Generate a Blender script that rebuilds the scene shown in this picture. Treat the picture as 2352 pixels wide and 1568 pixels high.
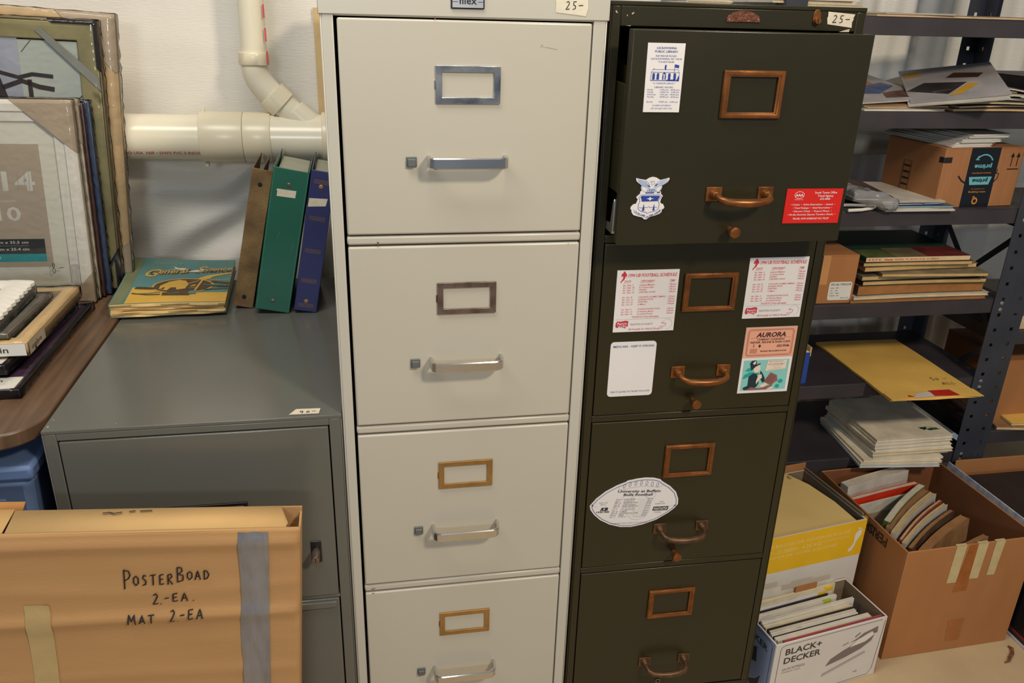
import bpy, bmesh, math, random
from mathutils import Vector, Matrix, Euler, noise
R = math.radians
sc = bpy.context.scene
for o in list(bpy.data.objects): bpy.data.objects.remove(o)
C = sc.collection

# ------------------------------------------------------------------ camera, light, exposure
cam = bpy.data.objects.new('camera', bpy.data.cameras.new('camera')); C.objects.link(cam)
cam.data.sensor_width = 36; cam.data.lens = 1887.77 * 36 / 2352; cam.data.clip_start = .02
yaw, pitch, roll = -0.1897, 0.3925, 0.0295
cy, sy, cp, sp, cr, sr = math.cos(yaw), math.sin(yaw), math.cos(pitch), math.sin(pitch), math.cos(roll), math.sin(roll)
fv = Vector((-sy*cp, cy*cp, -sp)); rv = Vector((cy, sy, 0)); uv = rv.cross(fv)
r2 = rv*cr + uv*sr; u2 = uv*cr - rv*sr
cam.matrix_world = Matrix(((r2.x, u2.x, -fv.x, -.1492), (r2.y, u2.y, -fv.y, -1.1505), (r2.z, u2.z, -fv.z, 1.3149), (0, 0, 0, 1)))
sc.camera = cam
sc.view_settings.view_transform = 'Standard'; sc.view_settings.look = 'None'
sc.view_settings.exposure = 0.0; sc.view_settings.gamma = 1; sc.view_settings.use_curve_mapping = False
world = bpy.data.worlds.new('room_ambient'); sc.world = world; world.use_nodes = True
world.node_tree.nodes['Background'].inputs[0].default_value = (.66, .80, 1.0, 1)
world.node_tree.nodes['Background'].inputs[1].default_value = .19
def area(name, loc, target, size, size_y, power, col):
    l = bpy.data.lights.new(name, 'AREA'); l.shape = 'RECTANGLE'; l.size = size; l.size_y = size_y
    l.energy = power; l.color = col
    o = bpy.data.objects.new(name, l); C.objects.link(o); o.location = loc
    o.rotation_euler = (Vector(target) - Vector(loc)).to_track_quat('-Z', 'Y').to_euler()
    return o
area('ceiling_lamp', (1.05, -1.80, 2.45), (.1, .2, .7), .30, .24, 39, (1, .87, .69))
area('ceiling_lamp', (-.55, -.45, 2.45), (-.5, .35, .8), 1.2, .5, 21.5, (1, .94, .84))
area('far_ceiling_lamp', (-.70, -4.6, 2.10), (0, 0, 1.1), .7, .4, 34, (.84, .92, 1))

# ------------------------------------------------------------------ materials
def lin(c): return tuple(((x/255)/12.92 if x <= 10.3 else ((x/255+.055)/1.055)**2.4) for x in c) + (1,)
MC = {}
def mat(key, rgb=(128,128,128), rough=.5, metal=0, var=.08, scale=14, bump=0, bscale=180, stretch=(1,1,1), spec=.5, rgb2=None, wear=None):
    if key in MC: return MC[key]
    m = bpy.data.materials.new(key); m.use_nodes = True; nt = m.node_tree; b = nt.nodes['Principled BSDF']
    b.inputs['Roughness'].default_value = rough; b.inputs['Metallic'].default_value = metal
    b.inputs['Specular IOR Level'].default_value = spec
    tc = nt.nodes.new('ShaderNodeTexCoord'); mp = nt.nodes.new('ShaderNodeMapping'); mp.inputs['Scale'].default_value = stretch
    nt.links.new(tc.outputs['Object'], mp.inputs[0])
    n = nt.nodes.new('ShaderNodeTexNoise'); n.inputs['Scale'].default_value = scale; n.inputs['Detail'].default_value = 5
    nt.links.new(mp.outputs[0], n.inputs[0])
    rp = nt.nodes.new('ShaderNodeValToRGB'); c = lin(rgb)
    c2 = lin(rgb2) if rgb2 else tuple(x*(1-var*1.6) for x in c[:3]) + (1,)
    c1 = c if rgb2 else tuple(min(1, x*(1+var)) for x in c[:3]) + (1,)
    rp.color_ramp.elements[0].color = c2; rp.color_ramp.elements[1].color = c1
    rp.color_ramp.elements[0].position = .3; rp.color_ramp.elements[1].position = .65
    nt.links.new(n.outputs[0], rp.inputs[0]); out = rp.outputs[0]
    if wear:
        n3 = nt.nodes.new('ShaderNodeTexNoise'); n3.inputs['Scale'].default_value = wear[1]; n3.inputs['Detail'].default_value = 8
        nt.links.new(tc.outputs['Object'], n3.inputs[0])
        r3 = nt.nodes.new('ShaderNodeValToRGB'); r3.color_ramp.elements[0].position = wear[2]; r3.color_ramp.elements[1].position = wear[2]+.04
        nt.links.new(n3.outputs[0], r3.inputs[0])
        mx = nt.nodes.new('ShaderNodeMix'); mx.data_type = 'RGBA'; nt.links.new(r3.outputs[0], mx.inputs[0])
        nt.links.new(out, mx.inputs[6]); mx.inputs[7].default_value = lin(wear[0]); out = mx.outputs[2]
    nt.links.new(out, b.inputs['Base Color'])
    if bump:
        n2 = nt.nodes.new('ShaderNodeTexNoise'); n2.inputs['Scale'].default_value = bscale; n2.inputs['Detail'].default_value = 3
        nt.links.new(mp.outputs[0], n2.inputs[0])
        bp = nt.nodes.new('ShaderNodeBump'); bp.inputs['Strength'].default_value = bump; bp.inputs['Distance'].default_value = .002
        nt.links.new(n2.outputs[0], bp.inputs['Height']); nt.links.new(bp.outputs[0], b.inputs['Normal'])
    MC[key] = m; return m
def film(key, ior=1.3, rough=.08, tint=(.98,.98,.98), bs=60, dist=.0, milk=0):
    if key in MC: return MC[key]
    m = bpy.data.materials.new(key); m.use_nodes = True; nt = m.node_tree
    nt.nodes.remove(nt.nodes['Principled BSDF']); out = nt.nodes['Material Output']
    t = nt.nodes.new('ShaderNodeBsdfTransparent'); t.inputs[0].default_value = tint + (1,)
    base = t.outputs[0]
    if milk:
        d = nt.nodes.new('ShaderNodeBsdfDiffuse'); d.inputs[0].default_value = (.8,.79,.77,1); m0 = nt.nodes.new('ShaderNodeMixShader'); m0.inputs[0].default_value = milk
        nt.links.new(base, m0.inputs[1]); nt.links.new(d.outputs[0], m0.inputs[2]); base = m0.outputs[0]
    g = nt.nodes.new('ShaderNodeBsdfGlossy'); g.inputs['Roughness'].default_value = rough
    lw = nt.nodes.new('ShaderNodeFresnel'); lw.inputs[0].default_value = ior
    mx = nt.nodes.new('ShaderNodeMixShader')
    if dist:
        tc = nt.nodes.new('ShaderNodeTexCoord'); n = nt.nodes.new('ShaderNodeTexNoise'); n.inputs['Scale'].default_value = bs; n.inputs['Detail'].default_value = 1
        bp = nt.nodes.new('ShaderNodeBump'); bp.inputs['Strength'].default_value = .7; bp.inputs['Distance'].default_value = dist
        nt.links.new(tc.outputs['Object'], n.inputs[0]); nt.links.new(n.outputs[0], bp.inputs['Height'])
        nt.links.new(bp.outputs[0], g.inputs['Normal']); nt.links.new(bp.outputs[0], lw.inputs['Normal'])
    nt.links.new(lw.outputs[0], mx.inputs[0])
    nt.links.new(base, mx.inputs[1]); nt.links.new(g.outputs[0], mx.inputs[2]); nt.links.new(mx.outputs[0], out.inputs[0])
    MC[key] = m; return m
def pagemat(key, rgb, axis='Z', freq=700):
    """page edges: fine lines of stacked sheets"""
    if key in MC: return MC[key]
    m = mat(key, rgb, .85, var=.10, scale=30); nt = m.node_tree; b = nt.nodes['Principled BSDF']
    w = nt.nodes.new('ShaderNodeTexWave'); w.wave_type = 'BANDS'; w.bands_direction = axis
    w.inputs['Scale'].default_value = freq/3.5; w.inputs['Distortion'].default_value = 1.5; w.inputs['Detail'].default_value = 3
    tc = nt.nodes.new('ShaderNodeTexCoord'); nt.links.new(tc.outputs['Object'], w.inputs[0])
    bp = nt.nodes.new('ShaderNodeBump'); bp.inputs['Strength'].default_value = .55; bp.inputs['Distance'].default_value = .0015
    nt.links.new(w.outputs[0], bp.inputs['Height']); nt.links.new(bp.outputs[0], b.inputs['Normal'])
    return m
CREAM = mat('cream_enamel', (190,184,169), .27, var=.015, scale=3, bump=.03, bscale=500, wear=((120,84,48), 42, .80))
CREAMC = mat('cream_enamel_cool_light', (192,188,175), .27, var=.015, scale=3, bump=.03, bscale=500)  # same cream enamel, with the cool light on header and stiles tinted in
OLIVE = mat('olive_enamel', (41,37,18), .30, var=.05, scale=6, bump=.05, bscale=420, wear=((150,135,120), 55, .83))
GREYM = mat('grey_enamel', (99,98,91), .19, var=.03, scale=5, bump=.04, bscale=500)
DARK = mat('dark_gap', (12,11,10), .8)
CHROME = mat('tarnished_chrome', (214,212,208), .24, .9, var=.12, scale=26, rgb2=(118,124,134), wear=((196,196,192),34,.60))
CHROME2 = mat('dull_chrome', (150,132,120), .3, .8, var=.12, scale=40, rgb2=(104,88,80))
BRASS_REFL = mat('brass_and_brown_reflection', (178,140,86), .42, .85, var=.1, scale=60)  # brass rivets; on the chrome label frames the brown is painted reflection
HANDLE = mat('brushed_nickel', (215,213,210), .24, 1, var=.03, scale=60)
BRONZE = mat('bronze', (146,90,44), .36, .6, var=.16, scale=45, rgb2=(110,66,32))
BRONZED = mat('worn_bronze', (112,80,52), .45, .6, var=.2, scale=60, rgb2=(78,58,42))
GREYPL = mat('grey_latch', (104,108,106), .45, .3)
TAPE = mat('masking_tape', (212,200,176), .75, var=.06, scale=50, bump=.2, bscale=300)
TAPEY = mat('yellowed_masking_tape', (196,176,128), .7, var=.06, scale=50, bump=.2, bscale=300)
INK = mat('black_ink', (22,20,24), .6, var=0)
PAPERW = mat('white_paper', (222,217,206), .7, var=.03, scale=20)
PVC = mat('white_pvc', (228,219,194), .22, var=.02, scale=5)
PVCY = mat('pvc_fitting', (226,214,184), .28, var=.03, scale=8)
CARD = mat('brown_cardboard', (186,142,92), .82, var=.035, scale=5, bump=.12, bscale=90, stretch=(1,1,6))
CARDL = mat('light_cardboard', (205,165,108), .85, var=.05, scale=8, bump=.1, bscale=120)
CARDO = mat('orange_cardboard', (168,112,64), .85, var=.03, scale=7, bump=.10, bscale=90, stretch=(4,1,1))
CARDD = mat('inner_cardboard', (128,78,42), .9, var=.08, scale=9)
CARDG = mat('greyboard', (128,108,84), .9, var=.06, scale=20)
STEEL = mat('slate_steel', (56,58,66), .42, .1, var=.10, scale=12, bump=.05, bscale=300)
STEELB = mat('brown_steel', (58,52,55), .5, .05, var=.12, scale=12, wear=((90,55,38), 22, .74))
ZINC = mat('zinc_bolt', (200,196,188), .3, .9)
FILM = film('clear_film', 1.36, .10, bs=90, dist=.0008); FILMC = film('crumpled_film', 1.4, .18, (.96,.95,.93), 35, .004, milk=.28)
GLASS = film('picture_glass', 1.25, .02, (.97,.98,.97))

# ------------------------------------------------------------------ mesh builder
_TG = {}
def text_geo(s, shear=0.0, bold=0.0):
    k = (s, shear, bold)
    if k in _TG: return _TG[k]
    cu = bpy.data.curves.new('t', 'FONT'); cu.body = s; cu.size = 1; cu.resolution_u = 2; cu.shear = shear; cu.offset = bold
    ob = bpy.data.objects.new('t', cu)
    me = bpy.data.meshes.new_from_object(ob)
    vs = [(v.co.x, v.co.y) for v in me.vertices]; fs = [tuple(p.vertices) for p in me.polygons]
    bpy.data.objects.remove(ob); bpy.data.curves.remove(cu); bpy.data.meshes.remove(me)
    x0 = min((v[0] for v in vs), default=0); x1 = max((v[0] for v in vs), default=1)
    _TG[k] = (vs, fs, x0, x1); return _TG[k]

class MB:
    def __init__(s): s.v = []; s.f = []; s.mi = []; s.m = 0
    def add(s, vs, fs):
        n = len(s.v); s.v += [Vector(p) for p in vs]; s.f += [tuple(i+n for i in f) for f in fs]; s.mi += [s.m]*len(fs); return s
    def box(s, x0, x1, y0, y1, z0, z1, nx=1, ny=1, nz=1):
        if nx == ny == nz == 1:
            return s.add([(x0,y0,z0),(x1,y0,z0),(x1,y1,z0),(x0,y1,z0),(x0,y0,z1),(x1,y0,z1),(x1,y1,z1),(x0,y1,z1)],
                  [(0,3,2,1),(4,5,6,7),(0,1,5,4),(1,2,6,5),(2,3,7,6),(3,0,4,7)])
        bm = bmesh.new(); idx = {}
        def V(i,j,k):
            if (i,j,k) not in idx: idx[i,j,k] = len(idx)
            return idx[i,j,k]
        fs = []
        for i in range(nx):
            for j in range(ny):
                fs += [(V(i,j,0),V(i,j+1,0),V(i+1,j+1,0),V(i+1,j,0)), (V(i,j,nz),V(i+1,j,nz),V(i+1,j+1,nz),V(i,j+1,nz))]
        for i in range(nx):
            for k in range(nz):
                fs += [(V(i,0,k),V(i+1,0,k),V(i+1,0,k+1),V(i,0,k+1)), (V(i,ny,k),V(i,ny,k+1),V(i+1,ny,k+1),V(i+1,ny,k))]
        for j in range(ny):
            for k in range(nz):
                fs += [(V(0,j,k),V(0,j,k+1),V(0,j+1,k+1),V(0,j+1,k)), (V(nx,j,k),V(nx,j+1,k),V(nx,j+1,k+1),V(nx,j,k+1))]
        bm.free(); vs = [0]*len(idx)
        for (i,j,k), n in idx.items(): vs[n] = (x0+(x1-x0)*i/nx, y0+(y1-y0)*j/ny, z0+(z1-z0)*k/nz)
        return s.add(vs, fs)
    def prism(s, poly, a, b, axis='y'):
        """poly in (x,z) for axis y, (x,y) for axis z, (y,z) for axis x; extruded a..b"""
        n = len(poly)
        def P(p, t): return (p[0], t, p[1]) if axis == 'y' else ((p[0], p[1], t) if axis == 'z' else (t, p[0], p[1]))
        vs = [P(p, a) for p in poly] + [P(p, b) for p in poly]
        fs = [tuple(range(n))[::-1], tuple(range(n, 2*n))] + [(i, (i+1) % n, n+(i+1) % n, n+i) for i in range(n)]
        return s.add(vs, fs)
    def tube(s, path, r, seg=12, cap=True):
        path = [Vector(p) for p in path]; n = len(path); rs = r if isinstance(r, (list, tuple)) else [r]*n
        up = None; base = len(s.v); vs = []
        for i, p in enumerate(path):
            t = (path[min(i+1, n-1)] - path[max(i-1, 0)]).normalized()
            if up is None:
                up = Vector((0,0,1)) if abs(t.z) < .9 else Vector((1,0,0))
            a = (up - t*up.dot(t)).normalized(); b = t.cross(a); up = a
            vs += [p + (a*math.cos(2*math.pi*k/seg) + b*math.sin(2*math.pi*k/seg))*rs[i] for k in range(seg)]
        fs = [(i*seg+k, i*seg+(k+1) % seg, (i+1)*seg+(k+1) % seg, (i+1)*seg+k) for i in range(n-1) for k in range(seg)]
        if cap: fs += [tuple(range(seg))[::-1], tuple((n-1)*seg+k for k in range(seg))]
        return s.add(vs, fs)
    def sweep(s, path, prof, upv=(0,0,1)):
        """rectangular profile (list of (side, up)) swept along path"""
        path = [Vector(p) for p in path]; n = len(path); m = len(prof); upv = Vector(upv); vs = []
        for i, p in enumerate(path):
            t = (path[min(i+1, n-1)] - path[max(i-1, 0)]).normalized(); sd = t.cross(upv).normalized()
            vs += [p + sd*a + upv*b for a, b in prof]
        fs = [(i*m+k, i*m+(k+1) % m, (i+1)*m+(k+1) % m, (i+1)*m+k) for i in range(n-1) for k in range(m)]
        fs += [tuple(range(m))[::-1], tuple((n-1)*m+k for k in range(m))]
        return s.add(vs, fs)
    def lathe(s, prof, M=None, seg=20):
        """profile (radius, height) about local z then matrix M"""
        n = len(prof); M = M or Matrix.Identity(4)
        vs = [M @ Vector((r*math.cos(2*math.pi*k/seg), r*math.sin(2*math.pi*k/seg), h)) for r, h in prof for k in range(seg)]
        fs = [(i*seg+k, i*seg+(k+1) % seg, (i+1)*seg+(k+1) % seg, (i+1)*seg+k) for i in range(n-1) for k in range(seg)]
        fs += [tuple(range(seg))[::-1], tuple((n-1)*seg+k for k in range(seg))]
        return s.add(vs, fs)
    def warp(s, fn): s.v = [Vector(fn(p.x, p.y, p.z)) for p in s.v]; return s
    def build(s, name, mats, parent=None, bevel=0, smooth=35, loc=None, rot=None, solid=0, seg=2):
        me = bpy.data.meshes.new(name); me.from_pydata([tuple(v) for v in s.v], [], s.f)
        mats = mats if isinstance(mats, (list, tuple)) else [mats]
        for m in mats: me.materials.append(m)
        me.polygons.foreach_set('material_index', s.mi)
        if smooth:
            me.polygons.foreach_set('use_smooth', [True]*len(me.polygons)); me.set_sharp_from_angle(angle=R(smooth))
        me.update()
        o = bpy.data.objects.new(name, me); C.objects.link(o)
        if parent: o.parent = parent
        if loc: o.location = loc
        if rot: o.rotation_euler = rot
        if solid:
            md = o.modifiers.new('solidify', 'SOLIDIFY'); md.thickness = solid; md.offset = -1
        if bevel:
            md = o.modifiers.new('bevel', 'BEVEL'); md.width = bevel; md.segments = seg; md.limit_method = 'ANGLE'; md.angle_limit = R(40)
        return o
def tag(o, label, cat, group=None):
    o['label'] = label; o['category'] = cat
    if group: o['group'] = group
    return o
def root(name, label, cat, loc, rot=(0,0,0), group=None):
    o = bpy.data.objects.new(name, None); C.objects.link(o); o.location = loc; o.rotation_euler = rot
    o.empty_display_size = .05
    return tag(o, label, cat, group)
def struct(o): o['kind'] = 'structure'; return o
def lab(o, l): o['label'] = l; return o

# ---- flat printing: marks in (u,v) on a face; F maps (u,v,lift) to the parent's local space
def face_xz(ox, oy, oz): return lambda u, v, n: (ox+u, oy-n, oz+v)
def face_xy(ox, oy, oz): return lambda u, v, n: (ox+u, oy+v, oz+n)
def face_yz(ox, oy, oz): return lambda u, v, n: (ox-n, oy-u, oz+v)
def ell(cu, cv, ru, rv_, n=24, a0=0, a1=360, rot=0):
    c, s_ = math.cos(R(rot)), math.sin(R(rot)); out = []
    for k in range(n):
        a = R(a0 + (a1-a0)*k/(n if a1-a0 == 360 else n-1)); x, y = ru*math.cos(a), rv_*math.sin(a)
        out.append((cu + x*c - y*s_, cv + x*s_ + y*c))
    return out
def rrect(x0, y0, x1, y1, r, n=5):
    out = []
    for cx, cy_, a in ((x1-r, y1-r, 0), (x0+r, y1-r, 90), (x0+r, y0+r, 180), (x1-r, y0+r, 270)):
        out += [(cx + r*math.cos(R(a+90*k/n)), cy_ + r*math.sin(R(a+90*k/n))) for k in range(n+1)]
    return out
def prn(name, parent, F, m, items, lift=.0004):
    mb = MB()
    for it in items:
        k = it[0]
        if k == 'p': mb.add([F(u, v, lift) for u, v in it[1]], [tuple(range(len(it[1])))])
        elif k == 's':
            pts = it[1]; w = it[2]/2; closed = len(it) > 3 and it[3]
            if closed: pts = list(pts) + [pts[0]]
            L = []; Rr = []
            for i in range(len(pts)):
                if closed: a = pts[i-1] if i > 0 else pts[-2]; b = pts[i+1] if i < len(pts)-1 else pts[1]
                else: a = pts[max(i-1, 0)]; b = pts[min(i+1, len(pts)-1)]
                dx, dy = b[0]-a[0], b[1]-a[1]; l = math.hypot(dx, dy) or 1
                nx, ny = -dy/l*w, dx/l*w
                L.append((pts[i][0]+nx, pts[i][1]+ny)); Rr.append((pts[i][0]-nx, pts[i][1]-ny))
            n = len(pts)
            mb.add([F(u, v, lift) for u, v in L+Rr], [(i, i+1, n+i+1, n+i) for i in range(n-1)])
        elif k == 't':
            _, s, u, v, h = it[:5]; o = it[5] if len(it) > 5 else {}
            vs, fs, x0, x1 = text_geo(s, o.get('shear', 0), o.get('bold', 0)); sz = h/.70
            sx = sz
            if 'w' in o: sx = o['w']/max(x1-x0, 1e-6)
            al = o.get('al', 'l'); off = -x0*sx - ((x1-x0)*sx/2 if al == 'c' else ((x1-x0)*sx if al == 'r' else 0))
            a = R(o.get('rot', 0)); ca, sa = math.cos(a), math.sin(a)
            pts = []
            for x, y in vs:
                X = x*sx + off; Y = y*sz; pts.append(F(u + X*ca - Y*sa, v + X*sa + Y*ca, lift))
            mb.add(pts, fs)
    return mb.build(name, m, parent, smooth=0)
HG = {'P': [[(.1,0),(.15,1.15)],[(.15,1.1),(.6,1.05),(.75,.8),(.55,.6),(.15,.5)]], 'O': [[(.5,.85),(.2,.7),(.15,.3),(.45,.05),(.8,.25),(.8,.65),(.5,.85)]],
 'S': [[(.75,.8),(.4,.9),(.25,.65),(.65,.4),(.6,.1),(.15,.05)]], 'T': [[(.05,.85),(.9,.9)],[(.5,.88),(.45,.0)]],
 'E': [[(.8,.9),(.25,.85),(.2,.05),(.8,.1)],[(.22,.48),(.7,.5)]], 'R': [[(.15,0),(.2,.85),(.6,.9),(.75,.65),(.25,.45),(.8,0)]],
 'B': [[(.15,0),(.2,1.1),(.6,1.05),(.7,.8),(.25,.6),(.75,.5),(.75,.15),(.15,.02)]], 'A': [[(.05,0),(.45,.9),(.8,0)],[(.2,.35),(.68,.35)]],
 'D': [[(.2,.0),(.2,.9),(.6,.8),(.85,.45),(.6,.1),(.15,.02)]], 'M': [[(.05,0),(.2,.95),(.5,.4),(.8,.95),(.9,0)]],
 '2': [[(.2,.85),(.55,1.0),(.75,.75),(.45,.35),(.1,.0),(.8,.05)]], '.': [[(.3,.0),(.4,.06)]], '-': [[(.1,.5),(.9,.55)]],
 '5': [[(.85,1.0),(.35,.95),(.3,.55),(.65,.5),(.7,.15),(.2,.0)]], '4': [[(.3,.95),(.15,.45),(.8,.5)],[(.65,.9),(.55,0)]], '0': [[(.5,.7),(.25,.4),(.4,.1),(.7,.2),(.75,.55),(.5,.7)]],
 '8': [[(.7,.85),(.35,.95),(.3,.65),(.7,.35),(.5,.0),(.2,.3),(.55,.6),(.7,.85)]], 'L': [[(.2,.9),(.15,.05),(.7,.1)]], 'N': [[(.1,0),(.15,.9),(.75,.05),(.8,.95)]],
 'I': [[(.4,.9),(.38,0)]], ' ': [], ',': [[(.3,.05),(.2,-.15)]], 'C': [[(.8,.8),(.45,.9),(.2,.5),(.4,.08),(.8,.15)]], 'F': [[(.2,0),(.25,.9),(.8,.9)],[(.22,.5),(.65,.5)]]}
def hand(s, u, v, h, w, th, slope=0):
    out = []
    for i, ch in enumerate(s):
        for st in HG[ch]:
            P = []
            for a, b in st:
                x = (i + a*.85)*w; P.append((u + x, v + b*h + x*slope))
            D = [P[0]]
            for a_, b_ in zip(P, P[1:]): D += [(a_[0]+(b_[0]-a_[0])*k/4, a_[1]+(b_[1]-a_[1])*k/4) for k in (1,2,3,4)]
            out.append(('s', D, th))
    return out

# ------------------------------------------------------------------ setting
def fold(x, z):
    d = 0
    # gathers of the sheeting on the right hand part
    t = min(1, max(0, (x-.45)/.25))
    w = x + .05*noise.noise(Vector((x*2, z*1.3, 0))) + (z-1)*.05
    d += t*(.012*math.sin(w*46 + 2*noise.noise(Vector((x*5, z*1.1, 3)))) + .007*math.sin(w*97+1))
    # puffed part below the drain pipe, with creases radiating down to the left from the fittings
    t2 = min(1, max(0, (1.02-z)/.06))*min(1, max(0, (.1-x)/.15))
    ang = math.atan2(z-1.06, -.12-x); rad = math.hypot(z-1.06, x+.12)
    d += t2*((.011*math.sin(ang*15 + 3.0*noise.noise(Vector((x*3, z*3, 9)))) + .008*math.sin(ang*31 + 3.5*noise.noise(Vector((x*5, z*5, 2)))))*min(1, rad*2.6) + .022)
    d += .006*noise.noise(Vector((x*4, z*4, 5))) + .002*noise.noise(Vector((x*14, z*11, 1)))
    return d
mb = MB(); nx, nz = 520, 190; x0, x1 = -2.4, 3.4; z1 = 2.5
vs = [(x0+(x1-x0)*i/nx, .84 + .08*max(0, .19+x0+(x1-x0)*i/nx) - fold(x0+(x1-x0)*i/nx, z1*j/nz), z1*j/nz) for j in range(nz+1) for i in range(nx+1)]
mb.add(vs, [(j*(nx+1)+i, j*(nx+1)+i+1, (j+1)*(nx+1)+i+1, (j+1)*(nx+1)+i) for j in range(nz) for i in range(nx)])
SHEET = mat('white_sheeting', (226,220,208), .42, var=.02, scale=5, bump=.35, bscale=150, stretch=(.35,1,3))
struct(mb.build('wall_back', SHEET, smooth=180))
mb = MB(); mb.box(-2.4, 3.4, -3, .95, -.06, 0)
FLOOR = mat('painted_concrete', (196,172,134), .62, var=.06, scale=6, bump=.2, bscale=60, rgb2=(182,158,122))
struct(mb.build('floor', FLOOR))
mb = MB(); mb.box(-.2335, -.2140, .829, .8315, 1.050, 1.29); struct(mb.build('trim_1', mat('tan_tape', (206,176,124), .6, bump=.1)))

# drain pipes in front of the sheeting
pr = root('drain_pipe', 'white plastic drain pipes meeting at a branch fitting before the white sheeting', 'pipe', (0,0,0))
YP = .73
def py(x): return YP + .08*max(0, x+.19)
def pz(x): return 1.0293 - (x+.628)*.009
MB().tube([(-1.6,YP,pz(-1.6)), (-.388,YP,pz(-.388))], .047, 32).build('pipe', PVC, pr)
MB().tube([(-.2,YP,pz(-.2)), (-.17,YP,pz(-.17)), (2.6,py(2.6),pz(2.6))], .047, 32).build('pipe', PVC, pr)
def ring(xa, xb, r, name='coupling'):
    mb = MB(); e = .003
    mb.tube([(xa,YP,pz(xa)),(xa+.0005,YP,pz(xa)),(xa+e,YP,pz(xa)),(xb-e,YP,pz(xb)),(xb-.0005,YP,pz(xb)),(xb,YP,pz(xb))], [r-e,r-.001,r,r,r-.001,r-e], 32)
    return mb.build(name, PVCY, pr, smooth=50)
ring(-.476, -.388, .0540); ring(-.388, -.3306, .0532)
mb = MB(); mb.tube([(-.332,YP,pz(-.332)),(-.2244,YP,pz(-.2244))], .0500, 32)
mb.tube([(-.283,YP,1.083),(-.2085,YP,1.0124)], [.0285,.034], 24)
mb.build('wye_fitting', PVC, pr, smooth=50)
ring(-.2244, -.17, .0557)
mb = MB(); mb.box(-.4724,-.4650,YP-.004,YP+.004,1.080,1.0890); mb.box(-.4724,-.4650,YP-.022,YP-.010,.9690,.9762); mb.build('moulding_tab', PVCY, pr, bevel=.001)
MB().tube([(-.341,YP,1.777),(-.3545,YP,1.1929)], .0263, 28).build('branch_pipe', PVC, pr)
MB().tube([(-.3537,YP,1.2024),(-.3537,YP,1.1998),(-.3555,YP,1.1791),(-.3555,YP,1.1769)], [.0303,.0321,.0321,.0303], 28).build('coupling', PVCY, pr, smooth=50)
pts = [(-.3555,YP,1.1791),(-.3545,YP,1.1631),(-.3497,YP,1.1483),(-.3412,YP,1.1345),(-.3306,YP,1.1217),(-.3147,YP,1.1053)]
MB().tube(pts, .0278, 28).build('elbow', PVC, pr, smooth=60)
MB().tube([(-.3264,YP,1.1175),(-.3259,YP,1.1169),(-.3036,YP,1.0952),(-.303,YP,1.0946)], [.0303,.0324,.0324,.0303], 28).build('coupling', PVCY, pr, smooth=50)
MB().tube([(-.3094,YP,1.1010),(-.2563,YP,1.0506)], .0278, 28).build('branch_pipe', PVC, pr)
RED = mat('red_pipe_print', (196,70,66), .5)
def cyl_print(name, txts, r, m):
    """lettering wrapped round the horizontal pipe; ang is measured from the front"""
    mb = MB()
    for s, x, ang, h, w in txts:
        vs, fs, a0, a1 = text_geo(s, 0, .01); sx = w/(a1-a0); sz = h/.7
        P = []
        for a, b in vs:
            X = x + (a-a0)*sx; th = R(ang) + (b*sz)/r
            P.append((X, YP - (r+.0006)*math.cos(th), pz(X) + (r+.0006)*math.sin(th)))
        mb.add(P, fs)
    return mb.build(name, m, pr, smooth=0)
cyl_print('red_lettering', [('OO USA  NSF \u2022 DWV PVC 3 INCH', -.628, -40, .0075, .150)], .047, RED)
mb = MB()
for k in range(12): mb.box(-.3297+k*.0002, -.3262+k*.0002, YP-.0230, YP-.0215, 1.70-k*.045-.026, 1.70-k*.045)
mb.build('red_lettering', RED, pr)

# ------------------------------------------------------------------ filing cabinets
def frame_ring(mb, x0, x1, z0, z1, b, y0, y1, bz=None):
    """mitred rectangular ring in the xz plane, front at y0"""
    bz = bz or b
    O = [(x0,z0),(x1,z0),(x1,z1),(x0,z1)]; I = [(x0+b,z0+bz),(x1-b,z0+bz),(x1-b,z1-bz),(x0+b,z1-bz)]
    vs = [(x,y0,z) for x,z in O]+[(x,y0,z) for x,z in I]+[(x,y1,z) for x,z in O]+[(x,y1,z) for x,z in I]
    fs = []
    for i in range(4):
        j = (i+1) % 4; fs += [(i,j,4+j,4+i), (8+i,12+i,12+j,8+j), (i,8+i,8+j,j), (4+i,4+j,12+j,12+i)]
    mb.add(vs, fs); return mb
def cab_body(W, D, H, gapL, gapR, hz, rails, kick, top_over=0):
    mb = MB(); w = W/2; t = .0025
    mb.box(-w, -w+t, 0, D, 0, H-.006); mb.box(w-t, w, 0, D, 0, H-.006)
    mb.box(-w, w, D-t, D, 0, H-.006)
    mb.box(-w-top_over, w+top_over, -top_over, D, H-.006, H)
    mb.box(-w+t, -gapL, 0, .02, kick, H-.006); mb.box(gapR, w-t, 0, .02, kick, H-.006)
    mb.box(-gapL, gapR, 0, .02, hz, H-.006)
    mb.box(-w+t, w-t, .0, D-t, 0, kick)
    return mb
def drawer_front(dwl, dwr, z0, z1, y0, th, D, m, parent, bevel):
    mb = MB(); mb.box(-dwl, dwr, y0, y0+th, z0, z1)
    d = mb.build('drawer', m, parent, bevel=bevel, seg=3)
    mb = MB(); zt = z1-.05
    for xa, xb in ((-dwl+.012, -dwl+.014), (dwr-.014, dwr-.012)): mb.box(xa, xb, y0+th, D, z0+.015, zt)
    mb.box(-dwl+.012, dwr-.012, y0+th, D, z0+.013, z0+.015); mb.box(-dwl+.012, dwr-.012, D-.002, D, z0+.015, zt)
    mb.build('drawer_tray', m, d); return d

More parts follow.
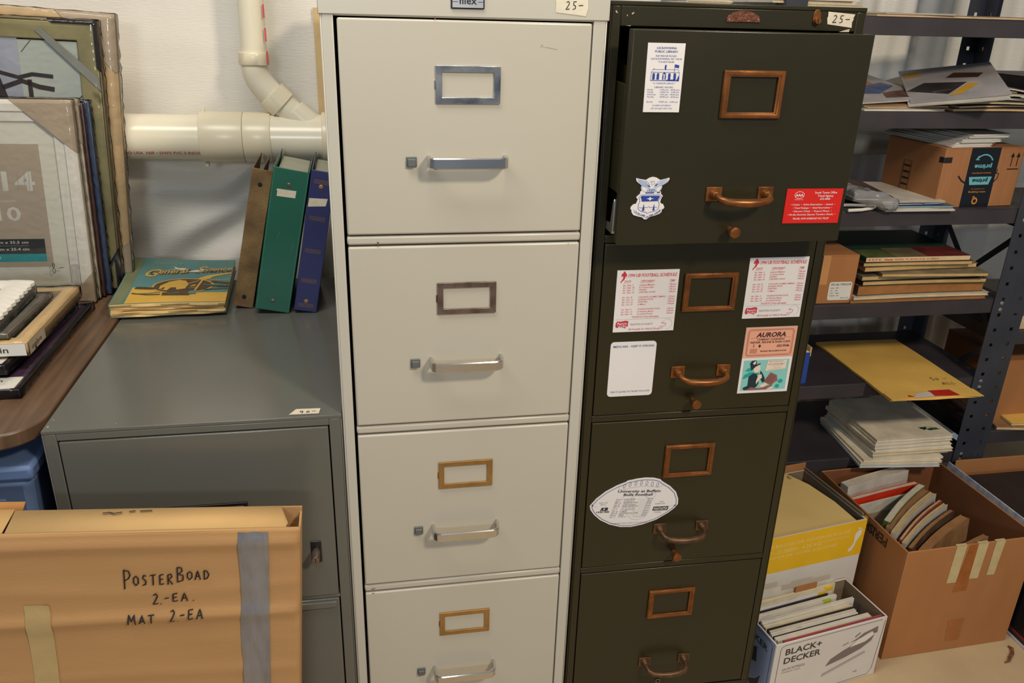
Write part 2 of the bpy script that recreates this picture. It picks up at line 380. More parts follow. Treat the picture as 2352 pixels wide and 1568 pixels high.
# --- cream cabinet
CW, CD, CH = .381, .67, 1.335
cab = root('filing_cabinet', 'tall cream four drawer filing cabinet with chrome pulls', 'filing cabinet', (0,0,0))
zt, p, h = 1.2897, .3038, .2863
mb = cab_body(CW, CD, CH, .1735, .1712, zt+.002, None, .06)
mb.build('cabinet_body', CREAMC, cab, bevel=.0022)
# folded header panel that laps over the stiles
mb = MB(); mb.box(-.1925, .1925, -.0018, .004, zt+.0035, CH+.001); mb.build('header_panel', CREAMC, cab, bevel=.0012)
for i in range(3):
    z = zt - p*(i+1) + .0025; mb = MB(); mb.box(-.170, .1702, -.001, .02, z, z+.0125); lab(mb.build('rail', CREAM, cab, bevel=.003), 'cream rail between drawers')
for i in range(4):
    z1_ = zt - p*i; z0_ = z1_ - h
    d = drawer_front(.1692, .1692, z0_, z1_, -.002, .02, .62, CREAM, cab, .0028)
    hm = [CHROME, CHROME2, BRASS_REFL, BRASS_REFL][i]  # lower three frames are chrome too, their brown reflections coloured into the metal
    zc = z1_ - .0808; mb = MB(); frame_ring(mb, -.0433, .0447, zc-.0245, zc+.0245, .0088, -.0052, -.0018, .0080)
    mb.box(-.0452, -.0433, -.003, -.0018, zc-.006, zc+.006)
    o = mb.build('label_holder', hm, d, bevel=.0009); lab(o, ['tarnished chrome label frame', 'chrome label frame tinted with dark brown reflection', 'chrome label frame tinted with brown reflection', 'chrome label frame tinted with brown reflection'][i])
    zh = z1_ - .1815
    path = [(-.0535,-.001,0),(-.0535,-.018,0),(-.0520,-.0255,0),(-.048,-.0300,0),(-.041,-.0315,0),(.041,-.0315,0),(.048,-.0300,0),(.0520,-.0255,0),(.0535,-.018,0),(.0535,-.001,0)]
    path = [(x+.0,y,zh) for x,y,_ in path]
    prof = [(-.0021,-.0062),(-.0010,-.0078),(.0010,-.0078),(.0021,-.0062),(.0021,.0062),(.0010,.0078),(-.0010,.0078),(-.0021,.0062)]
    MB().sweep(path, prof).build('handle', HANDLE, d, smooth=30)
    mb = MB(); mb.box(-.0845,-.070,-.0045,-.001, zh-.009, zh+.005); mb.box(-.0828,-.0717,-.0085,-.004, zh-.0078, zh+.0025)
    mb.build('thumb_latch', GREYPL, d, bevel=.0008)
badge = MB().box(-.0226,.0214,-.0042,-.0018,1.3037,1.3240).build('badge', INK, cab, bevel=.001)
SILV = mat('silver_plate', (190,192,194), .35, .6)
MB().box(-.0208,.0196,-.0047,-.0040,1.3052,1.3226).build('badge_plate', SILV, badge)
prn('badge_text', badge, face_xz(0,-.0047,0), INK, [('t','filex',-.0006,1.3095,.0088,{'al':'c','bold':.015,'w':.0235}), ('s',[(-.0205,1.3122),(-.0135,1.3122)],.0006), ('s',[(.0125,1.3122),(.0195,1.3122)],.0006)], .0002)
pt = MB().add([(.1165,-.0024,1.3025),(.159,-.0024,1.2985),(.1615,-.0024,1.308),(.1605,-.0024,1.3262),(.1158,-.0024,1.3268),(.1175,-.0024,1.312)],[(0,1,2,3,4,5)]).build('price_tag', mat('cream_tape', (214,206,184), .6, bump=.2), cab, smooth=0)
prn('handwriting', pt, face_xz(.130,-.0024,1.3065), INK, hand('25-',0,0,.0100,.0088,.0011), .0003)
GRN = mat('green_ink', (90,160,140), .6)
prn('handwriting', cab, face_xz(-.176,-.0018,1.3105), GRN, [('s',[(0,.004),(.003,.008),(.006,.005),(.004,.001),(.009,.002)],.0005),('s',[(.012,.001),(.013,.007),(.016,.003),(.018,.006)],.0005)], .0003)
prn('scuff_marks', cab, face_xz(0,-.002,0), mat('scuff', (120,96,70), .7), [('s',[(.098,1.258),(.1005,1.262),(.102,1.258)],.0004),('s',[(.104,1.2585),(.112,1.2575),(.122,1.2555)],.0003)], .0003)
prn('rust_marks', cab, face_xz(0,-.001,0), mat('rust', (120,74,36), .8), [('p',[(-.128,.9865),(-.1262,.9865),(-.1264,.9905),(-.1255,.9935),(-.1285,.9935),(-.1272,.99)]),('p',[(-.160,.3872),(-.153,.3885),(-.152,.3875),(-.157,.386)]),('p',[(-.159,.3795),(-.154,.3785),(-.156,.377)]),('p',[(-.045,1.2925),(-.042,1.2925),(-.043,1.289)]),('p',[(.152,.9820),(.1524,.9860),(.1518,.9860)])], .0022)

# --- grey two drawer cabinet
GW, GD, GH = .428, .685, .7205
gc = root('filing_cabinet', 'low grey two drawer filing cabinet carrying binders on its top', 'filing cabinet', (-.4056,0,0))
mb = cab_body(GW, GD, GH, .1945, .1945, .7035, None, .05); mb.build('cabinet_body', GREYM, gc, bevel=.0035, seg=3)
mb = MB(); mb.box(-.1945,.1945,.001,.02,.3745,.3800); mb.build('rail', GREYM, gc, bevel=.001)
d1 = drawer_front(.1925,.1925,.3815,.7015,-.001,.02,.62,GREYM,gc,.002)
d2 = drawer_front(.1925,.1925,.060,.3735,-.001,.02,.62,GREYM,gc,.002)
mb = MB(); mb.prism([(-.190,.3705),(.1885,.3705),(.1885,.3625),(.186,.3580),(-.19,.3580)], -.006, -.001); mb.build('drawer_lip', GREYM, d2, bevel=.0015)
mb = MB(); frame_ring(mb, -.062,.062,.535,.5785,.005,-.005,-.001); d = mb.build('label_holder', mat('black_trim', (26,25,26), .4), d1, bevel=.0008)
MB().box(-.057,.057,-.0025,-.0012,.54,.5735).build('label_card', mat('greyish_card', (176,164,160), .6), d)
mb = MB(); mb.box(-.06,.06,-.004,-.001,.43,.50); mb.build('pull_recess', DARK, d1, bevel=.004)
lk = MB().box(.1525,.1695,-.0035,-.001,.452,.4935).build('lock', mat('black_trim'), d1, bevel=.002)
MB().lathe([(.0062,0),(.0066,.002),(.0066,.024),(.0058,.0262)], Matrix.Translation((.1607,-.002,.4745)) @ Matrix.Rotation(R(90),4,'X')).build('lock_cylinder', CHROME2, lk, smooth=40)
MB().box(.1602,.1612,-.0288,-.0280,.470,.478).build('key_slot', DARK, lk)
# price tape on its top edge
pt = MB().add([(.1345,.008,.7213),(.1795,.007,.7213),(.1815,.0245,.7213),(.1445,.0260,.7213)],[(0,1,2,3)]).build('price_tag', TAPE, gc, smooth=0)
prn('handwriting', pt, face_xy(.150,.0105,.7213), INK, hand('40-',0,0,.0095,.0090,.0013), .0003)
CH_ = mat('chipped_paint', (214,204,190), .6)
prn('paint_chip', gc, face_xy(0,0,.7205), CH_, [('p',[(-.2085,.012),(-.2065,.012),(-.2068,.0155),(-.2088,.0145)]),('p',[(-.208,.034),(-.206,.0345),(-.2065,.037)]),('p',[(-.115,.012),(-.1135,.012),(-.114,.0135)])], .0004)

# --- olive cabinet, top drawer pulled a little way out
OW, OD, OH = .3794, .66, 1.3195
oc = root('filing_cabinet', 'tall olive green four drawer filing cabinet with its top drawer ajar', 'filing cabinet', (.3858,.0068,0), (0,0,-.0118))
zt2, p2, h2, dw2, OP = 1.2857, .30646, .2923, .1732, .0571
mb = cab_body(OW, OD, OH, .1745, .1745, zt2+.0015, None, .07); mb.build('cabinet_body', OLIVE, oc, bevel=.0018)
for i in range(3):
    z = zt2 - p2*(i+1) + .0012; MB().box(-.1745,.1745,.0005,.02,z,z+.0117).build('rail', OLIVE, oc, bevel=.001)
def holder2(zc, parent, y):
    mb = MB(); mb.m = 0
    x0_, x1_, z0_, z1__ = -.0412,.0478,zc-.0318,zc+.0318
    frame_ring(mb, x0_, x1_, z0_, z1__, .0098, y-.0042, y-.0002, .0080)
    frame_ring(mb, x0_+.001, x1_-.001, z0_+.001, z1__-.001, .0055, y-.0055, y-.004, .005)
    return mb.build('label_holder', BRONZE, parent, bevel=.0008)
drs = []
for i in range(4):
    z1_ = zt2 - p2*i; z0_ = z1_-h2; yo = -OP if i == 0 else -.0005
    d = drawer_front(dw2, dw2, z0_, z1_, yo, .019, yo+.60, OLIVE, oc, .0016); drs.append(d)
    holder2(z1_-.0812, d, yo)
    zh = z1_-.2187
    hb = MB()
    for s in (-1, 1): hb.box(s*.0395+.0045-.0118, s*.0395+.0045+.0118, yo-.0028, yo, zh-.0100, zh+.0100)
    for s in (-1, 1): hb.lathe([(.0085,0),(.0070,.005),(.0050,.010)], Matrix.Translation((s*.0395+.0045, yo-.002, zh)) @ Matrix.Rotation(R(90),4,'X'), 14)
    path = [(-.0395,-.006,0),(-.0393,-.016,-.001),(-.0370,-.024,-.003),(-.030,-.0295,-.005),(-.016,-.0325,-.0062),(0,-.0335,-.0066),(.016,-.0325,-.0062),(.030,-.0295,-.005),(.0370,-.024,-.003),(.0393,-.016,-.001),(.0395,-.006,0)]
    hb.tube([(x+.0045, yo+y, zh+z) for x,y,z in path], [.0046,.0044,.0045,.0050,.0058,.0062,.0058,.0050,.0045,.0044,.0046], 14)
    hb.build('handle', BRONZE if i < 2 else BRONZED, d, bevel=.0006, smooth=45)
    if i < 3:
        MB().lathe([(.0045,0),(.0042,.009),(.0062,.011),(.0082,.014),(.0086,.018),(.0078,.0205),(.0045,.0218)], Matrix.Translation((-.003, yo-.0005, z1_-.2715)) @ Matrix.Rotation(R(90),4,'X')).build('knob', BRONZE, d, smooth=40)
    else:
        MB().lathe([(.0052,0),(.0052,.0012),(.0030,.0014)], Matrix.Translation((-.003, yo-.0005, z1_-.2715)) @ Matrix.Rotation(R(90),4,'X')).build('lock_hole', CHROME2, d)
        MB().lathe([(.0030,0),(.0030,.0018)], Matrix.Translation((-.003, yo-.0005, z1_-.2715)) @ Matrix.Rotation(R(90),4,'X')).build('lock_hole', DARK, d)
# side of the open drawer with its slide
mb = MB(); mb.box(-.1728,-.166,-.0381,.40,1.065,1.135); mb.box(-.1728,-.1695,-.0381,.40,1.135,1.215); mb.build('drawer_side', OLIVE, drs[0], bevel=.001)
mb = MB(); mb.prism([(-.030,1.003),(.06,1.003),(.06,1.012),(-.018,1.014),(-.026,1.050),(-.031,1.055),(-.034,1.050),(-.034,1.008)], -.1742, -.1690, axis='x')
mb.build('slide_bracket', ZINC, oc, bevel=.0008)
# maker's badge, lock and price tape on the header
bd = [(-.0222,1.2962),(.0278,1.2962),(.0278,1.3005),(.0255,1.3045),(.018,1.3085),(.008,1.3108),(-.003,1.3108),(-.013,1.3085),(-.0200,1.3045),(-.0222,1.3005)]
COP = mat('copper_badge', (112,66,48), .45, .5, var=.2, scale=80, bump=.5, bscale=260)
b = MB().prism(bd, -.0015, 0).build('badge', COP, oc, bevel=.0005)
mb = MB()
for xx in (-.0188,.0244): mb.lathe([(.0012,0),(.0012,.001)], Matrix.Translation((xx,-.0013,1.3000)) @ Matrix.Rotation(R(90),4,'X'), 10)
mb.build('rivet', ZINC, b)
prn('badge_script', b, face_xz(0,-.0015,0), mat('badge_relief', (160,110,86), .4, .5), [('s',[(-.006,1.299),(-.004,1.306),(-.002,1.300),(.000,1.304),(.002,1.300),(.004,1.3045),(.006,1.300),(.009,1.304),(.011,1.300)],.0008)], .0003)
ES = mat('brass_escutcheon', (150,96,44), .35, .7, var=.2, scale=60)
lk = MB().prism(ell(.1129,1.3050,.0062,.0110), -.0016, 0).build('lock', ES, oc, bevel=.0006)
MB().lathe([(.0052,0),(.0050,.004),(.0042,.005)], Matrix.Translation((.1133,-.0012,1.3005)) @ Matrix.Rotation(R(90),4,'X')).build('lock_cylinder', ES, lk, smooth=40)
MB().box(.1126,.1134,-.0068,-.0058,1.2965,1.3030).build('key_slot', DARK, lk)
pt = MB().add([(.1293,-.0006,1.3132),(.1300,-.0006,1.3070),(.1290,-.0006,1.3045),(.1308,-.0006,1.2965),(.1690,-.0006,1.2925),(.1682,-.0006,1.3000),(.1700,-.0006,1.3035),(.1693,-.0006,1.3055),(.1714,-.0006,1.3105)],[tuple(range(9))]).build('price_tag', TAPE, oc, smooth=0)
prn('handwriting', pt, face_xz(.137,-.0006,1.2990), INK, hand('25-',0,0,.0100,.0098,.0012,-.03), .0003)
prn('scratches', oc, face_xz(0,-.0005,0), mat('scratch', (190,176,150), .6), [('p',[(-.183,1.3055),(-.1815,1.304),(-.179,1.3035),(-.182,1.3075)]),('p',[(-.160,1.304),(-.157,1.3055),(-.156,1.3045),(-.159,1.302)]),('p',[(-.167,1.3015),(-.165,1.302),(-.1655,1.2995)]),('p',[(-.167,1.288),(-.160,1.2884),(-.160,1.2875)]),('p',[(.150,1.2865),(.160,1.2895),(.166,1.291),(.166,1.2868)])], .0004)

# ------------------------------------------------------------------ magnets and cards on the olive cabinet
def oc_pt(u, y, v):
    c_, s_ = math.cos(-.0118), math.sin(-.0118); return (.3858 + u*c_ - y*s_, .0068 + u*s_ + y*c_, v)
def card(name, label, u, v, opened, poly, m, rot=0, th=.0013, cat='magnet'):
    mb = MB().prism(poly, -th, 0); o = mb.build(name, m, smooth=0)
    o.location = oc_pt(u, (-OP if opened else -.0005)-.0002, v); o.rotation_euler = (0, rot, -.0118); tag(o, label, cat); o['th'] = th
    return o, face_xz(0, -th, 0)
CW_ = mat('card_white', (226,222,220), .45, var=.01)
BLUEP = mat('blue_print', (70,84,150), .6, var=0); BLUED = mat('deep_blue_print', (30,62,150), .5, var=0); REDP = mat('red_print', (196,44,60), .6, var=0)
LBLUE = mat('pale_blue_print', (160,178,212), .6, var=0); BLK = mat('black_print', (26,20,24), .6, var=0)
PINKR = mat('soft_red_print', (212,92,104), .6, var=0)
# library hours
c1, F = card('library_magnet', 'white library hours magnet with blue print, upper left of open drawer', -.1513, 1.1803, True, [(0,0),(.0512,0),(.0512,.0888),(-.0008,.0888)], CW_)
T = [('t','LACKAWANNA',.0256,.0815,.0026,{'al':'c','w':.0275,'bold':.012}),('t','PUBLIC LIBRARY',.0256,.0770,.0026,{'al':'c','w':.032,'bold':.012}),
 ('t','560 RIDGE ROAD',.0256,.0717,.0022,{'al':'c','w':.029}),('t','LACKAWANNA, NY 14218',.0262,.0680,.0022,{'al':'c','w':.043}),('t','716-823-0630',.0262,.0642,.0022,{'al':'c','w':.022}),
 ('t','"A CARNEGIE LIBRARY"',.0262,.0370,.0017,{'al':'c','w':.032,'shear':.2}),('t','LIBRARY HOURS',.0262,.0318,.0020,{'al':'c','w':.026})]
for i,(a,b) in enumerate([('Monday','1:00 pm - 8:00 pm'),('Tuesday','10:00 am - 5:00 pm'),('Wednesday','1:00 pm - 8:00 pm'),('Thursday','10:00 am - 8:00 pm')]):
    T += [('t',a,.0035,.0287-i*.0031,.0018,{}),('t',b,.0487,.0287-i*.0031,.0018,{'al':'r','w':.027})]
T += [('t','Saturday',.0035,.0130,.0018,{}),('t','10:00 am - 5:00 pm',.0480,.0130,.0018,{'al':'r','w':.027}),('t','CLOSED SATURDAY',.0256,.0082,.0017,{'al':'c','w':.027,'shear':.15}),('t','July through Labor Day',.0256,.0045,.0017,{'al':'c','w':.031,'shear':.25})]
prn('print_text', c1, F, BLUEP, T)
g = [('s',[(.006,.0415),(.046,.0412)],.0008),('s',[(.0065,.0425),(.007,.0520),(.0085,.0555),(.0445,.0555),(.0462,.052),(.0465,.0425)],.0004),('s',[(.007,.0520),(.046,.0518)],.0005),
 ('s',[(.0385,.045),(.0392,.0625)],.0004),('p',[(.0392,.0622),(.045,.0612),(.0448,.0575),(.0390,.0585)]),('p',[(.0095,.0560),(.0110,.0575),(.0100,.0545)]),('p',[(.0252,.0552),(.0270,.0552),(.0275,.0610),(.0262,.0618),(.0250,.060)])]
for x in (.0105,.0165,.0325,.0402): g += [('p',[(x-.0017,.0425),(x+.0017,.0425),(x+.0017,.0490),(x+.0010,.0508),(x-.0010,.0508),(x-.0017,.0490)])]
g += [('p',[(.0225,.0495),(.0252,.0525),(.0280,.0495)]),('p',[(.0228,.0425),(.0238,.0425),(.0238,.049),(.0228,.049)]),('p',[(.0268,.0425),(.0278,.0425),(.0278,.049),(.0268,.049)]),('s',[(.0243,.0425),(.0243,.048),(.0263,.048),(.0263,.0425)],.0004),
 ('p',[(.042,.041),(.0465,.041),(.0465,.0455),(.0455,.048),(.044,.044)]),('p',[(.028,.0415),(.042,.0413),(.041,.0430),(.030,.0425)])]
prn('library_drawing', c1, F, BLUED, g)
# air force emblem (die cut)
def S(P): return [(.0505*(x-680)/770+.0, .0610*(1400-y)/1230) for x, y in P]
outl = [(330,210),(450,245),(565,265),(600,225),(660,190),(720,178),(790,200),(880,270),(1000,235),(1075,205),(1080,250),(1040,330),(950,410),(920,420),(925,480),(880,580),(915,600),(920,660),(965,720),(930,820),(920,900),(940,940),(990,960),(1025,1050),(1015,1090),(980,1110),(970,1190),(930,1240),(830,1290),(720,1320),(640,1400),(590,1400),(540,1340),(440,1310),(340,1270),(295,1200),(285,1120),(262,1100),(265,1040),(310,970),(380,940),(400,860),(410,820),(375,770),(380,740),(450,660),(450,610),(480,570),(460,500),(470,410),(400,360),(345,290)]
c2, F = card('emblem_magnet', 'blue and white winged shield magnet, lower left of open drawer', -.1300, 1.0315, True, S(outl), CW_)
prn('emblem_outline', c2, F, LBLUE, [('s',S([(365,240),(480,280),(590,310),(640,400),(650,470)]),.0011),('s',S([(1050,235),(930,275),(840,310),(770,400),(750,470)]),.0011),('s',S([(380,280),(450,390),(560,450),(640,490)]),.0014),('s',S([(1035,290),(960,380),(850,440),(770,480)]),.0014),
 ('p',S([(400,270),(560,330),(620,450),(480,390)])),('p',S([(1020,265),(870,330),(790,430),(930,370)])),('p',S([(600,520),(800,520),(820,590),(590,590)])),('s',S([(490,420),(470,500),(520,590),(900,590),(930,440)]),.0006)])
prn('emblem_shield', c2, F, BLUED, [('p',S([(490,715),(880,715),(908,745),(870,800),(858,868),(500,878),(488,800),(462,750)])),('p',S([(555,940),(575,1140),(520,1150)])),('p',S([(790,940),(805,1140),(755,1140)])),
 ('p',S([(565,615),(760,610),(760,642),(562,645)])),('p',S([(820,608),(900,605),(885,635),(830,640)])),('p',S([(535,330),(600,400),(655,430),(650,480),(600,420)])),('p',S([(830,360),(770,400),(755,440),(800,430)])),
 ('s',S([(455,1050),(500,1060),(640,1050),(665,1025),(700,1050),(860,1045)]),.0005),('s',S([(650,320),(680,300),(745,300),(750,370),(710,405),(680,390),(700,340),(660,325)]),.0004),
 ('s',S([(470,690),(425,750),(460,850),(430,960),(430,1090),(500,1160),(610,1190),(650,1225),(700,1190),(820,1160),(890,1090),(900,960),(870,850),(940,740),(900,685)]),.0006, True),
 ('s',S([(335,1110),(350,1190),(440,1260),(560,1300),(630,1370),(700,1300),(830,1260),(930,1200),(960,1110)]),.0004),('p',S([(700,500),(715,520),(710,600),(690,600)])),
 ('p',S([(640,520),(660,500),(665,590),(650,590)])),('p',S([(740,500),(760,520),(760,590),(745,590)]))])
ab = []
for i, ch in enumerate('UNITED STATES AIR FORCE ACADEMY'):
    t_ = i/30; x = 360 + 570*t_; y = 1140 + 150*math.sin(math.pi*t_)**.8 + (30 if 12 < i < 18 else 0)
    q = S([(x, y+25)])[0]; ab.append(('t', ch, q[0], q[1], .0021, {'rot': -38+76*t_, 'bold': .01}))
prn('emblem_lettering', c2, F, BLUED, ab)
prn('emblem_star', c2, F, CW_, [('p',S([(590,795),(650,783),(680,740),(705,783),(770,795),(705,812),(680,858),(650,812)]))], .0007)
# red travel card
c3, F = card('travel_agency_magnet', 'red travel agency magnet with white print on the open drawer', .0774, 1.0218, True, [(0,.0004),(.0890,0),(.0893,.0514),(.0004,.0516)], mat('red_card', (206,30,22), .42, var=.02))
ct = .062
T = [('t','South Towns Office',ct,.0445,.0030,{'al':'c','w':.035,'bold':.01}),('t','Travel Agency',ct,.0397,.0030,{'al':'c','w':.025,'bold':.01}),('t','675-4900',ct,.0350,.0030,{'al':'c','w':.016,'bold':.01})]
for i,(s,w) in enumerate([('\u2022 Cruises  \u2022  Airline Reservations  \u2022  Amtrak  \u2022',.070),('\u2022 Travel Packages  \u2022  Hotel Reservations  \u2022',.062),('\u2022 Discount Tickets  \u2022  Passport Photos  \u2022',.062),('\u2022 No-fee American Express Travelers Checks  \u2022',.076)]):
    T.append(('t',s,.0445,.0272-i*.0050,.0026,{'al':'c','w':w,'shear':.2,'bold':.006}))
T.append(('t','TRAVEL WITH SOMEONE YOU TRUST',.0445,.0060,.0027,{'al':'c','w':.058,'shear':.2,'bold':.008}))
T += [('s',ell(.0205,.0425,.0075,.0050),.0006,True),('t','AAA',.0205,.0405,.0038,{'al':'c','w':.0125,'bold':.03}),('t','WESTERN NEW YORK',.0205,.0352,.0012,{'al':'c','w':.014})]
prn('print_text', c3, F, CW_, T)
# two football schedules
def schedule(label, u, v, rot):
    c, F = card('schedule_magnet', label, u, v, False, [(0,0),(.1003,0),(.1003,.1022),(0,.1022)], CW_, rot); c['group'] = 'red printed football schedules'
    a = {'shear':.2,'bold':.008}
    T = [('t','1994 UB FOOTBALL SCHEDULE',.0180,.0915,.0052,{'shear':.2,'bold':.02,'w':.079}),('t','DATE',.0125,.0830,.0030,dict(a)),('t','OPPONENT',.0390,.0830,.0030,dict(a)),('t','TIME',.0860,.0830,.0030,dict(a)),
         ('s',[(.0115,.0818),(.0215,.0818)],.0003),('s',[(.0375,.0818),(.058,.0818)],.0003),('s',[(.085,.0818),(.094,.0818)],.0003)]
    rows = [('Sat., Sept. 3','at James Madison','7:00 pm'),('Sat., Sept. 10','at Towson State','1:00 pm'),('Sat., Sept. 17','LEHIGH','7:00 pm'),('Sat., Sept. 24','CHEYNEY STATE','1:00 pm'),None,
            ('Sat., Oct. 8','COLGATE ( HOMECOMING)','1:30 pm'),('Sat., Oct. 15','ILLINOIS STATE','7:00 pm'),('Sat., Oct. 22','HOFSTRA','7:00 pm'),('Sat., Oct. 29','at Maine','7:00 pm'),None,
            ('Sat., Nov. 5','YOUNGSTOWN STATE','1:30 pm'),('Sat., Nov. 12','at Western Illinois','2:00 pm'),('Sat., Nov. 19','at Central Florida','1:00 pm')]
    y = .0770
    for r_ in rows:
        if r_:
            for s, x in zip(r_, (.0105,.0370,.0855)): T.append(('t',s,x,y,.0025,{'shear':.2,'bold':.004}))
        y -= .0040
    T += [('t','TICKETS (716) 645-6666',.051,.0237,.0030,{'al':'c','w':.044,'shear':.2,'bold':.006}),('t',"UB Football: It's Wild & Wooly",.0510,.0030,.0031,{'al':'c','w':.052,'shear':.2,'bold':.006})]
    prn('print_text', c, F, PINKR, T)
    run = [(.0105,.1005),(.0125,.1008),(.0132,.0985),(.0150,.0965),(.0158,.0930),(.0150,.0915),(.0135,.0940),(.0132,.0905),(.0115,.0870),(.0085,.0845),(.0065,.0815),(.0062,.0840),(.0085,.0870),(.0100,.0900),(.0098,.0940),(.0085,.0920),(.0068,.0935),(.0075,.0965),(.0100,.0985)]
    q = [(.004,.016),(.006,.0185),(.012,.018),(.020,.0195),(.0245,.0180),(.0235,.0145),(.0240,.0100),(.0200,.0085),(.0195,.0060),(.0175,.0080),(.010,.0090),(.0055,.0075),(.0035,.0100)]
    prn('runner_and_badge', c, F, REDP, [('p',run[::-1]),('p',q)])
    prn('badge_text', c, F, CW_, [('t',"Perry's",.014,.0125,.0040,{'al':'c','w':.015,'bold':.02}),('t','Ice Cream',.0145,.0092,.0025,{'al':'c','w':.013,'bold':.02})], .0007)
    GR = mat('grey_print', (150,146,148), .6, var=0)
    prn('grey_line_print', c, F, GR, [('s',[(.003,.0212),(.098,.0222)],.0003),('t','TRADITION OF QUALITY',.0270,.0112,.0032,{'w':.038}),('s',ell(.0890,.0120,.0078,.0085,20,-100,190),.0003)])
    prn('helmet_mask', c, F, REDP, [('s',[(.0785,.0142),(.0865,.0128),(.0870,.0105),(.0835,.0075)],.0006),('s',[(.0760,.0080),(.0775,.0040),(.0815,.0045),(.0835,.0080)],.0004,True),('s',[(.079,.008),(.080,.0045)],.0004)])
schedule('white football schedule magnet with red print, left of the label frame', -.1511, .8350, 0)
schedule('white football schedule magnet with red print, right of the label frame', .0640, .8504, 0)
# medicare notepad magnet
c4, F = card('notepad_magnet', 'blank white medicare magnet with rounded corners under the left schedule', -.1524, .7214, False, rrect(0,0,.0763,.0962,.006), CW_)
prn('print_text', c4, F, mat('navy_print', (52,76,130), .6, var=0), [('t','MEDICARE \u2013 KEEP IT STRONG',.0385,.0870,.0034,{'al':'c','w':.068,'bold':.004})])
prn('print_text', c4, F, mat('slate_print', (92,100,128), .6, var=0), [('t','PASS IT ALONG TO THOSE YOU LOVE',.0385,.0070,.0029,{'al':'c','w':.066,'shear':.15})])
# chimney card: peach half above, illustrated half below
PEACH = mat('peach_card', (226,164,136), .55, var=.02); BRN = mat('maroon_print', (70,28,32), .6, var=0); BRL = mat('brown_line_print', (150,86,66), .6, var=0)
c5, F = card('chimney_service_magnet', 'peach and turquoise chimney cleaning magnet with a man in a top hat', .0746, .7153, False, [(0,0),(.0898,0),(.0898,.1187),(0,.1187)], CW_)
MB().add([F(0,.0650,.0004),(F(.0898,.0650,.0004)),F(.0898,.1187,.0004),F(0,.1187,.0004)],[(0,1,2,3)]).build('peach_panel', PEACH, c5, smooth=0)
prn('print_text', c5, F, BRN, [('t','AURORA',.0450,.1018,.0078,{'al':'c','w':.0520,'shear':.2,'bold':.035}),('t','CHIMNEY CLEANING',.0455,.0957,.0030,{'al':'c','w':.0480,'shear':.1,'bold':.015}),('t','REPAIR, RELINE & RAIN CAPS',.0455,.0908,.0034,{'al':'c','w':.0700,'shear':.1,'bold':.015}),
 ('t','652-9546',.0800,.0832,.0042,{'al':'r','w':.0220,'bold':.02}),('t','FRANK MULLERACHON',.0530,.0752,.0024,{'al':'c','w':.0460,'bold':.02}),('p',[(.0250,.0860),(.0275,.0890),(.0300,.0860),(.0275,.0825)]),
 ('t','1',.0165,.0838,.0052,{'bold':.02})], .0007)
prn('border_lines', c5, F, BRL, [('s',rrect(.0048,.0685,.0850,.1150,.005),.0008,True),('s',rrect(.0068,.0703,.0830,.1132,.004),.0004,True),('s',[(.010,.1000),(.080,.1000)],.0004)] + [('s',[(.0115,.0735+.0014*k),(.0240,.0735+.0014*k)],.0005) for k in range(6)], .0007)
TQ = mat('turquoise_print', (132,196,188), .6, var=.03); TQD = mat('teal_print', (24,158,150), .6, var=0); NAVYK = mat('dark_teal_print', (24,44,52), .6, var=0); SKINP = mat('cream_print', (228,206,186), .6, var=0); CHB = mat('chimney_print', (140,92,84), .6, var=.1)
def Q(P): return [(.0898*(x)/1000, .0650*(y)/700) for x, y in P]
prn('sky_panel', c5, F, TQ, [('p',Q([(50,55),(945,55),(945,650),(50,650)]))], .0004)
prn('scarf_shapes', c5, F, TQD, [('p',Q([(90,440),(150,500),(260,520),(330,490),(330,450),(230,460),(180,430)])),('p',Q([(60,290),(90,370),(190,420),(330,420),(400,370),(300,350),(200,340),(120,300)])),('p',[(a,b) for a,b in ell(.0745,.0200,.0045,.0040)]),('p',[(a,b) for a,b in ell(.0700,.0110,.0040,.0038)]),('p',[(a,b) for a,b in ell(.0200,.0190,.0022,.0040)])], .0006)
prn('hat_and_coat', c5, F, NAVYK, [('p',Q([(170,590),(200,640),(280,650),(310,600),(300,560),(370,590),(385,580),(330,530),(240,470),(215,440),(205,480),(190,520)])),('p',Q([(180,330),(250,390),(330,380),(370,300),(400,200),(370,130),(300,80),(200,80),(120,60),(90,110),(180,150)])),('p',Q([(400,440),(440,400),(500,300),(520,220),(470,200),(430,260),(400,330)]))], .0007)
prn('face_and_hands', c5, F, SKINP, [('p',Q([(250,480),(300,530),(370,560),(395,480),(370,430),(330,400),(280,410)])),('p',Q([(370,360),(430,370),(450,300),(400,260),(350,170),(340,230)])),('p',Q([(420,150),(560,200),(580,160),(480,80)])),('p',Q([(560,90),(690,110),(700,70),(590,60)])),
 ('p',Q([(490,430),(890,455),(900,640),(520,635)])),('p',Q([(225,590),(270,640),(290,600),(260,560)]))], .0008)
prn('chimney', c5, F, CHB, [('p',Q([(500,230),(610,400),(740,340),(770,230),(640,150),(560,180)])),('p',Q([(150,60),(250,120),(420,90),(640,150),(700,200),(660,120),(560,60)]))], .0009)
prn('note_text', c5, F, mat('grey_print'), [('t','BRUSH REGULARLY',.0625,.0560,.0020,{'al':'c','w':.026}),('t','NEXT APPOINTMENT',.0625,.0510,.0024,{'al':'c','w':.029,'bold':.01}),('s',Q([(600,520),(640,540),(680,510),(720,540),(760,515),(820,545)]),.0004),('s',Q([(640,480),(670,500),(690,470),(740,500),(790,480)]),.0004),('s',Q([(540,455),(880,470)]),.0003)], .0010)
prn('brick_lines', c5, F, BRN, [('s',Q([(520+22*k,215-5*k),(600+20*k,375-10*k)]),.0003) for k in range(7)], .0010)
